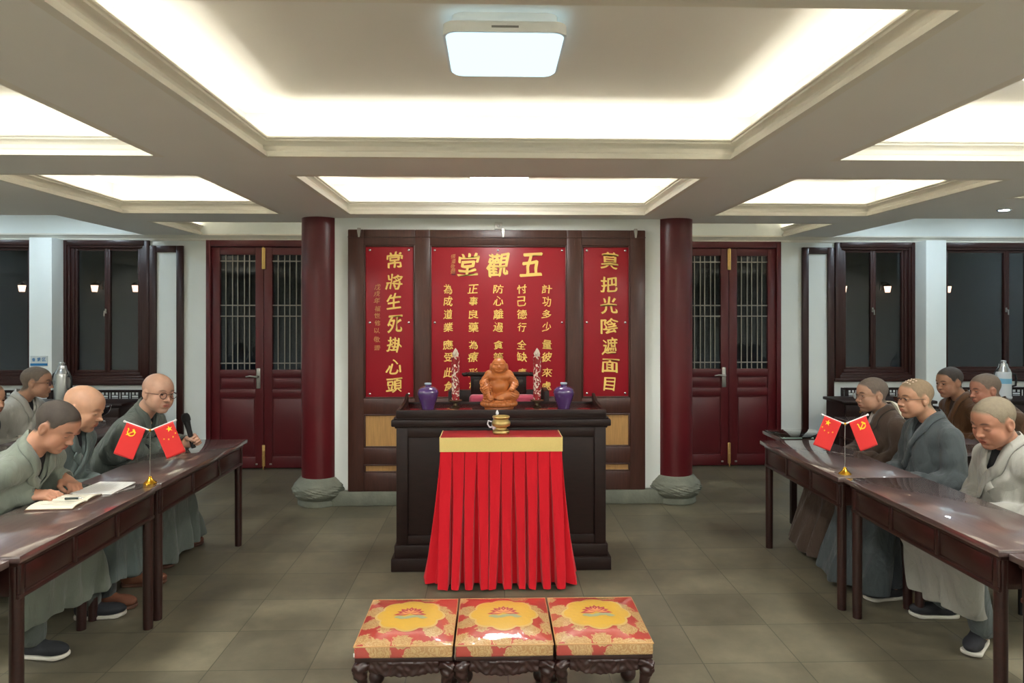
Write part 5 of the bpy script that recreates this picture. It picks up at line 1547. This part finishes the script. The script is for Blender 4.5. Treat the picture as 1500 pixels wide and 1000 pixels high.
    def robe(P):
        d = robe_out(P)
        cut = np.maximum(wedge(P), -(d + .022))
        d = smax(d, -cut, .004)
        d = smax(d, -neck_hole(P), .006)
        for s in (1, -1):
            w = El[s] + (Wr[s] - El[s]) * p.get('cuff', .93); dr = (Wr[s] - El[s]) / np.linalg.norm(Wr[s] - El[s])
            d = smax(d, -dcap(P, w - dr * .012, w + dr * .10, p.get('cw', .058) - .020, p.get('cw', .058) - .004), .004)
            d = np.maximum(d, np.where(((P - V3(*w)) @ V3(*dr)) > -.005, .035 - (np.sqrt(((P - V3(*w)) ** 2).sum(-1)) * 0 + .035), -1) * 0 - 1)
        hollow = np.maximum(robe0(P) + .050, P[:, 2] - hem - .05)
        return smax(d, -hollow, .002)
    allp = np.stack([Sh[1], Sh[-1], El[1], El[-1], Wr[1], Wr[-1], Kn[1], Kn[-1], hemL, hemR, N, hip])
    lo = allp.min(0) - .17; hi = allp.max(0) + .13; lo[2] = hem - .03; lo[0] = min(lo[0], -.24)
    cloth = fabric('robe_%d_%d_%d' % p['robe'], p['robe'], wr=p.get('wr', .30))
    v, f = sdf_mesh(robe, V3(*lo), V3(*hi), p.get('vox', .0075))
    rb = mesh_obj('robe', np_mesh('robe', v, f), cloth, body, True)
    # crossing collar bands that lie on the robe
    def onto(q, lift):
        q = np.array(q, np.float32)
        for _ in range(6):
            e = .004; d0 = robe_out(q)
            n = np.stack([robe_out(q + V3(e, 0, 0)) - robe_out(q - V3(e, 0, 0)), robe_out(q + V3(0, e, 0)) - robe_out(q - V3(0, e, 0)), robe_out(q + V3(0, 0, e)) - robe_out(q - V3(0, 0, e))], -1)
            n /= np.maximum(np.linalg.norm(n, axis=1, keepdims=True), 1e-6)
            q = q - n * (d0 - lift)[:, None] * .8
        return q, n
    def tf(x, y, z): return N + np.array((x, y, z)) @ RL.T
    cb_ = p.get('cback', .035)
    for s, nm, lift in ((-1, 'inner_collar', .004), (1, 'collar', .009)):
        ctl = [tf(-.070, 0, cb_), tf(-.05, s * .048, cb_ - .002), tf(.0, s * .067, .022), tf(.055, s * .056, -.045), tf(.10, s * .020, -.13), tf(.12, -s * .035, -.21)]
        if s > 0: ctl += [tf(.12, -s * .085, -.29), tf(.09, -s * .13, -.36)]
        else: ctl = ctl[:5] + [tf(.115, -s * .015, -.19)]
        n_ = 46; path = catmull(ctl, n_)
        q, nn = onto(path, lift)
        keep = np.clip((np.arange(n_) / (n_ - 1) - .02) / .22, 0, 1)[:, None]     # at the nape the band stands up off the robe
        q = path * (1 - keep) + q * keep
        tg = np.gradient(q, axis=0); tg /= np.linalg.norm(tg, axis=1, keepdims=True)
        rad = q - (N + np.array((0, 0, -.02))); rad[:, 2] *= .2; rad /= np.linalg.norm(rad, axis=1, keepdims=True)
        nn = rad * (1 - keep) + nn * keep; nn /= np.linalg.norm(nn, axis=1, keepdims=True)
        ac = np.cross(tg, nn); ac /= np.linalg.norm(ac, axis=1, keepdims=True)
        up = ac if s < 0 else -ac
        hw = .026
        e1 = q + up * hw; e0 = q - up * hw
        e0p, _ = onto(e0, lift); e0 = e0 * (1 - keep) + e0p * keep
        mid = q + nn * .006
        th = .005
        ring = [e0 - nn * .002, e0 + nn * th * .5, mid + nn * .001, e1 + nn * th * .8, e1 - nn * .004]
        P = [[tuple(r[i]) for i in range(n_)] for r in ring]; P.append(P[0])
        mb = MB(); mb.grid(P); bmesh.ops.recalc_face_normals(mb.bm, faces=mb.bm.faces)
        mb.build(nm, cloth, body, True)
    # dark undershirt in the opening
    ush = p.get('under', (22, 22, 24))
    def under(P):
        d = robe_out(P) + .015
        q = (P - V3(*N)) @ RL
        reg = np.maximum(np.maximum(np.abs(q[:, 1]) - .085, -q[:, 2] - Vz - .05), np.maximum(q[:, 2] - .030 + .35 * (q[:, 0] - .03), -.02 - q[:, 0]))
        return np.maximum(d, reg)
    lo2 = N - np.array((.1, .1, .33)); hi2 = N + np.array((.24, .1, .06))
    sdf_obj('undershirt', under, V3(*lo2), V3(*hi2), .006, mat('under_%d_%d_%d' % ush, ush, .9), body)
    # legs below the hem, shoes
    for s in (1, -1):
        a = Ft[s]
        m = MB(); kk = Kn[s] + np.array((-.02, 0, 0)); gg = a + np.array((-.035, 0, .075)); m.tube([tuple(kk + (gg - kk) * q) for q in (.15, .4, .7, .92, 1.0)], [.062, .062, .060, .058, .052], 20)
        m.build('trouser_leg', fabric('trousers_%d_%d_%d' % p.get('trs', (84, 86, 82)), p.get('trs', (84, 86, 82))), body, True)
        shoe(body, a.tolist(), math.radians(p.get('toeL' if s > 0 else 'toeR', p.get('toe', 8))) * s, p.get('shoe', (34, 34, 38)), p.get('sole', (206, 200, 188)))
    return body

LAP = dict(handL=((.30, .06, .665), (.75, -.65, -.25), (.2, .5, .9), 25, 'rest'), handR=((.30, -.06, .665), (.75, .65, -.25), (.2, -.5, .9), 25, 'rest'),
           elL=(.055, .245, .685), elR=(.055, -.245, .685), cuff=1.06, cw=.062, slv=.07)
GREYA = (134, 138, 128)
M1 = monk('person in sage grey robe bowing over an open notebook at the left desk', (-2.62, 3.44), 1, dict(
    head=(.45, .02, 1.12), neck=(.315, .005, .985), turn=(-4, 33, 0), skin=(178, 129, 103), hair=(62, 53, 45), hair_th=.0024, fade=.6, eye=.0010, beard=.10,
    handR=((.355, -.045, .795), (1, .22, -.06), (0, -.25, 1), (16, 20, 24, 28), 'side', 8), handL=((.375, .20, .815), (.85, -.40, -.30), (.3, .1, 1), (42, 40, 38, 36), 'rest', 4),
    elR=(.10, -.27, .80), elL=(.12, .25, .80), cuff=.97, cw=.050, slv=.03, robe=(117, 123, 111), hem=.17, ftL=(.43, .40, 0), ftR=(.40, -.03, 0), knL=(.43, .25, .50), knR=(.43, -.10, .50), trs=(88, 94, 88), shoe=(40, 42, 46), sole=(212, 206, 194), seed=1, fat=1.03, hs=1.02, cback=.045))
M2 = monk('person in blue grey robe looking down, between the notebook writer and the microphone holder', (-2.64, 4.03), 1, dict(
    LAP, head=(.28, -.02, 1.135), neck=(.165, 0, .985), turn=(2, 20, 0), skin=(186, 141, 112), eye=.0010, brow=.35, beard=.15, robe=(97, 108, 104), hem=.15, ftL=(.46, .26, 0), ftR=(.46, -.06, 0), knL=(.43, .17, .50), knR=(.43, -.10, .50),
    shoe=(120, 74, 52), sole=(96, 62, 46), trs=(63, 67, 67), seed=2, hs=1.06, full=1.06, vee=.17))
M3 = monk('person in grey robe and round glasses holding a black microphone at the left desk', (-2.62, 4.62), 1, dict(
    head=(.45, -.13, 1.165), neck=(.32, -.085, 1.01), turn=(-30, 4, -4), skin=(184, 143, 119), eye=.0032, gaze=(1, -.25, 0), brow=.55, robe=(90, 96, 89), full=1.05, hs=1.05,
    handL=((.545, .055, .803), (.80, -.05, .35), (-.25, .95, .3), (68, 66, 62, 60), 'grip', 2), handR=((.42, -.02, .80), (.9, .4, 0), (0, 0, 1), 25, 'side'),
    elL=(.28, .25, .79), elR=(.20, -.20, .80), cuff=.90, cw=.055, slv=.03, hem=.055, flare=.115, hx=.05, ftL=(.37, .38, 0), ftR=(.36, -.02, 0), knL=(.43, .22, .50), knR=(.43, -.10, .50), trs=(72, 76, 76), shoe=(110, 66, 48), sole=(86, 56, 42), seed=3,
    glasses=dict(r=.0022, rgb=(70, 34, 26), w=.0215, h=.0190), cback=.045))
M4 = monk('person in pale grey robe and thin glasses seated in the left back row', (-3.76, 5.36), 1, dict(
    LAP, head=(.25, 0, 1.15), neck=(.12, 0, 1.0), turn=(12, 4, 0), skin=(163, 122, 97), hair=(96, 84, 72), fade=.4, eye=.0028, beard=.2, robe=(160, 158, 148), seed=4, glasses=dict(r=.0012, rgb=(60, 58, 56), w=.020, h=.0165, sq=.7), vox=.010))
M5 = monk('person in navy robe cut off by the left edge of the picture', (-3.70, 4.76), 1, dict(
    LAP, head=(.255, 0, 1.095), neck=(.13, 0, .95), turn=(-5, 8, 0), skin=(170, 127, 99), hair=(128, 104, 82), fade=.3, eye=.0024, robe=(47, 50, 54), seed=5, vox=.010))
R1 = monk('person in dark brown robe and wire glasses seated behind the right table flags', (2.78, 4.70), -1, dict(
    LAP, head=(.145, .02, 1.115), neck=(.045, 0, .97), turn=(2, 4, 0), skin=(176, 136, 111), hair=(100, 88, 78), fade=.5, eye=.0030, beard=.3, full=1.06, robe=(71, 57, 47), hem=.05, flare=.11, hx=.10, ftL=(.43, .14, 0), ftR=(.43, -.16, 0), knL=(.45, .13, .5), knR=(.45, -.14, .5), under=(196, 192, 186), seed=6, trs=(52, 45, 40),
    glasses=dict(r=.0013, rgb=(150, 120, 90), metal=.8, w=.0225, h=.0215), fat=1.02))
R2 = monk('person in charcoal robe and dark half-rim glasses in the right front row', (2.735, 4.12), -1, dict(
    LAP, head=(.145, 0, 1.16), neck=(.03, 0, 1.0), turn=(6, 2, 0), skin=(176, 132, 104), hair=(128, 108, 84), hair_th=.0010, fade=.45, eye=.0024, beard=.15, robe=(71, 77, 78), hem=.05, flare=.105, hx=.11, ftL=(.41, .16, 0), ftR=(.43, -.16, 0), knL=(.44, .15, .5), knR=(.46, -.16, .5), seed=7, scars=True, trs=(54, 58, 61),
    glasses=dict(r=.0020, rgb=(34, 30, 30), w=.0225, h=.0135, sq=.65, half=True), fat=1.04))
R3 = monk('person in pale grey robe looking down at the right desk, nearest the right edge', (2.745, 3.45), -1, dict(
    LAP, head=(.19, .035, 1.125), neck=(.075, .01, .975), turn=(12, 17, 0), skin=(169, 119, 94), hair=(116, 104, 84), hair_th=.0022, fade=.5, eye=.0010, beard=.2, robe=(150, 148, 139), hem=.16, ftL=(.31, .08, 0), ftR=(.28, -.27, 0), knL=(.43, .14, .5), knR=(.44, -.20, .5), seed=8, trs=(86, 92, 90), hs=1.05, full=1.05, fat=1.06, sh=.18, toe=4, toeL=42, hx=.04))
R4 = monk('person in rust brown robe, farther one of the right back row', (3.90, 5.42), -1, dict(
    LAP, head=(.21, 0, 1.125), neck=(.10, 0, .965), turn=(10, 8, 0), skin=(163, 120, 95), hair=(62, 54, 48), hair_th=.0030, fade=.6, eye=.0026, robe=(90, 61, 38), seed=9, vox=.010, under=(60, 44, 34)))
R5 = monk('person in olive brown robe, nearer one of the right back row', (3.92, 4.96), -1, dict(
    LAP, head=(.275, 0, 1.115), neck=(.145, 0, .96), turn=(-2, 8, 0), skin=(165, 115, 94), hair=(108, 94, 82), fade=.5, eye=.0024, robe=(77, 57, 40), seed=10, vox=.010, under=(60, 44, 34)))
mic = microphone((-2.62 + .592, 4.62 + .030, .842), (-.20, -.12, .97))
chair(-2.66, 3.44, 1, 'dark green chair behind the person writing in the notebook', (36, 58, 52), .96)
chair(-2.68, 4.0, 1, 'dark green chair under the person in blue grey looking down', (36, 58, 52), .86)
chair(-2.68, 4.62, 1, 'dark green chair under the person with the microphone', (36, 58, 52), .86)
chair(-3.80, 5.36, 1, 'dark chair under the person in pale grey in the left back row', (44, 34, 30), .86)
chair(-3.74, 4.76, 1, 'dark chair under the person cut off by the left edge', (44, 34, 30), .86)
chair(2.77, 5.06, -1, 'cream chair left empty beyond the person in dark brown', (226, 220, 196), 1.02)
chair(2.76, 4.56, -1, 'orange chair behind the person in dark brown and wire glasses', (240, 158, 62), 1.0)
chair(2.76, 4.08, -1, 'dark chair under the person in charcoal', (44, 34, 30), .80)
chair(2.755, 3.54, -1, 'yellow chair behind the person in pale grey at the right desk', (222, 200, 84), 1.02)
chair(3.95, 5.42, -1, 'dark chair under the farther brown robed monk of the right back row', (44, 34, 30), .86)
chair(3.97, 4.96, -1, 'dark chair under the nearer brown robed monk of the right back row', (44, 34, 30), .86)
bpy.data.objects.remove(_txt_o)
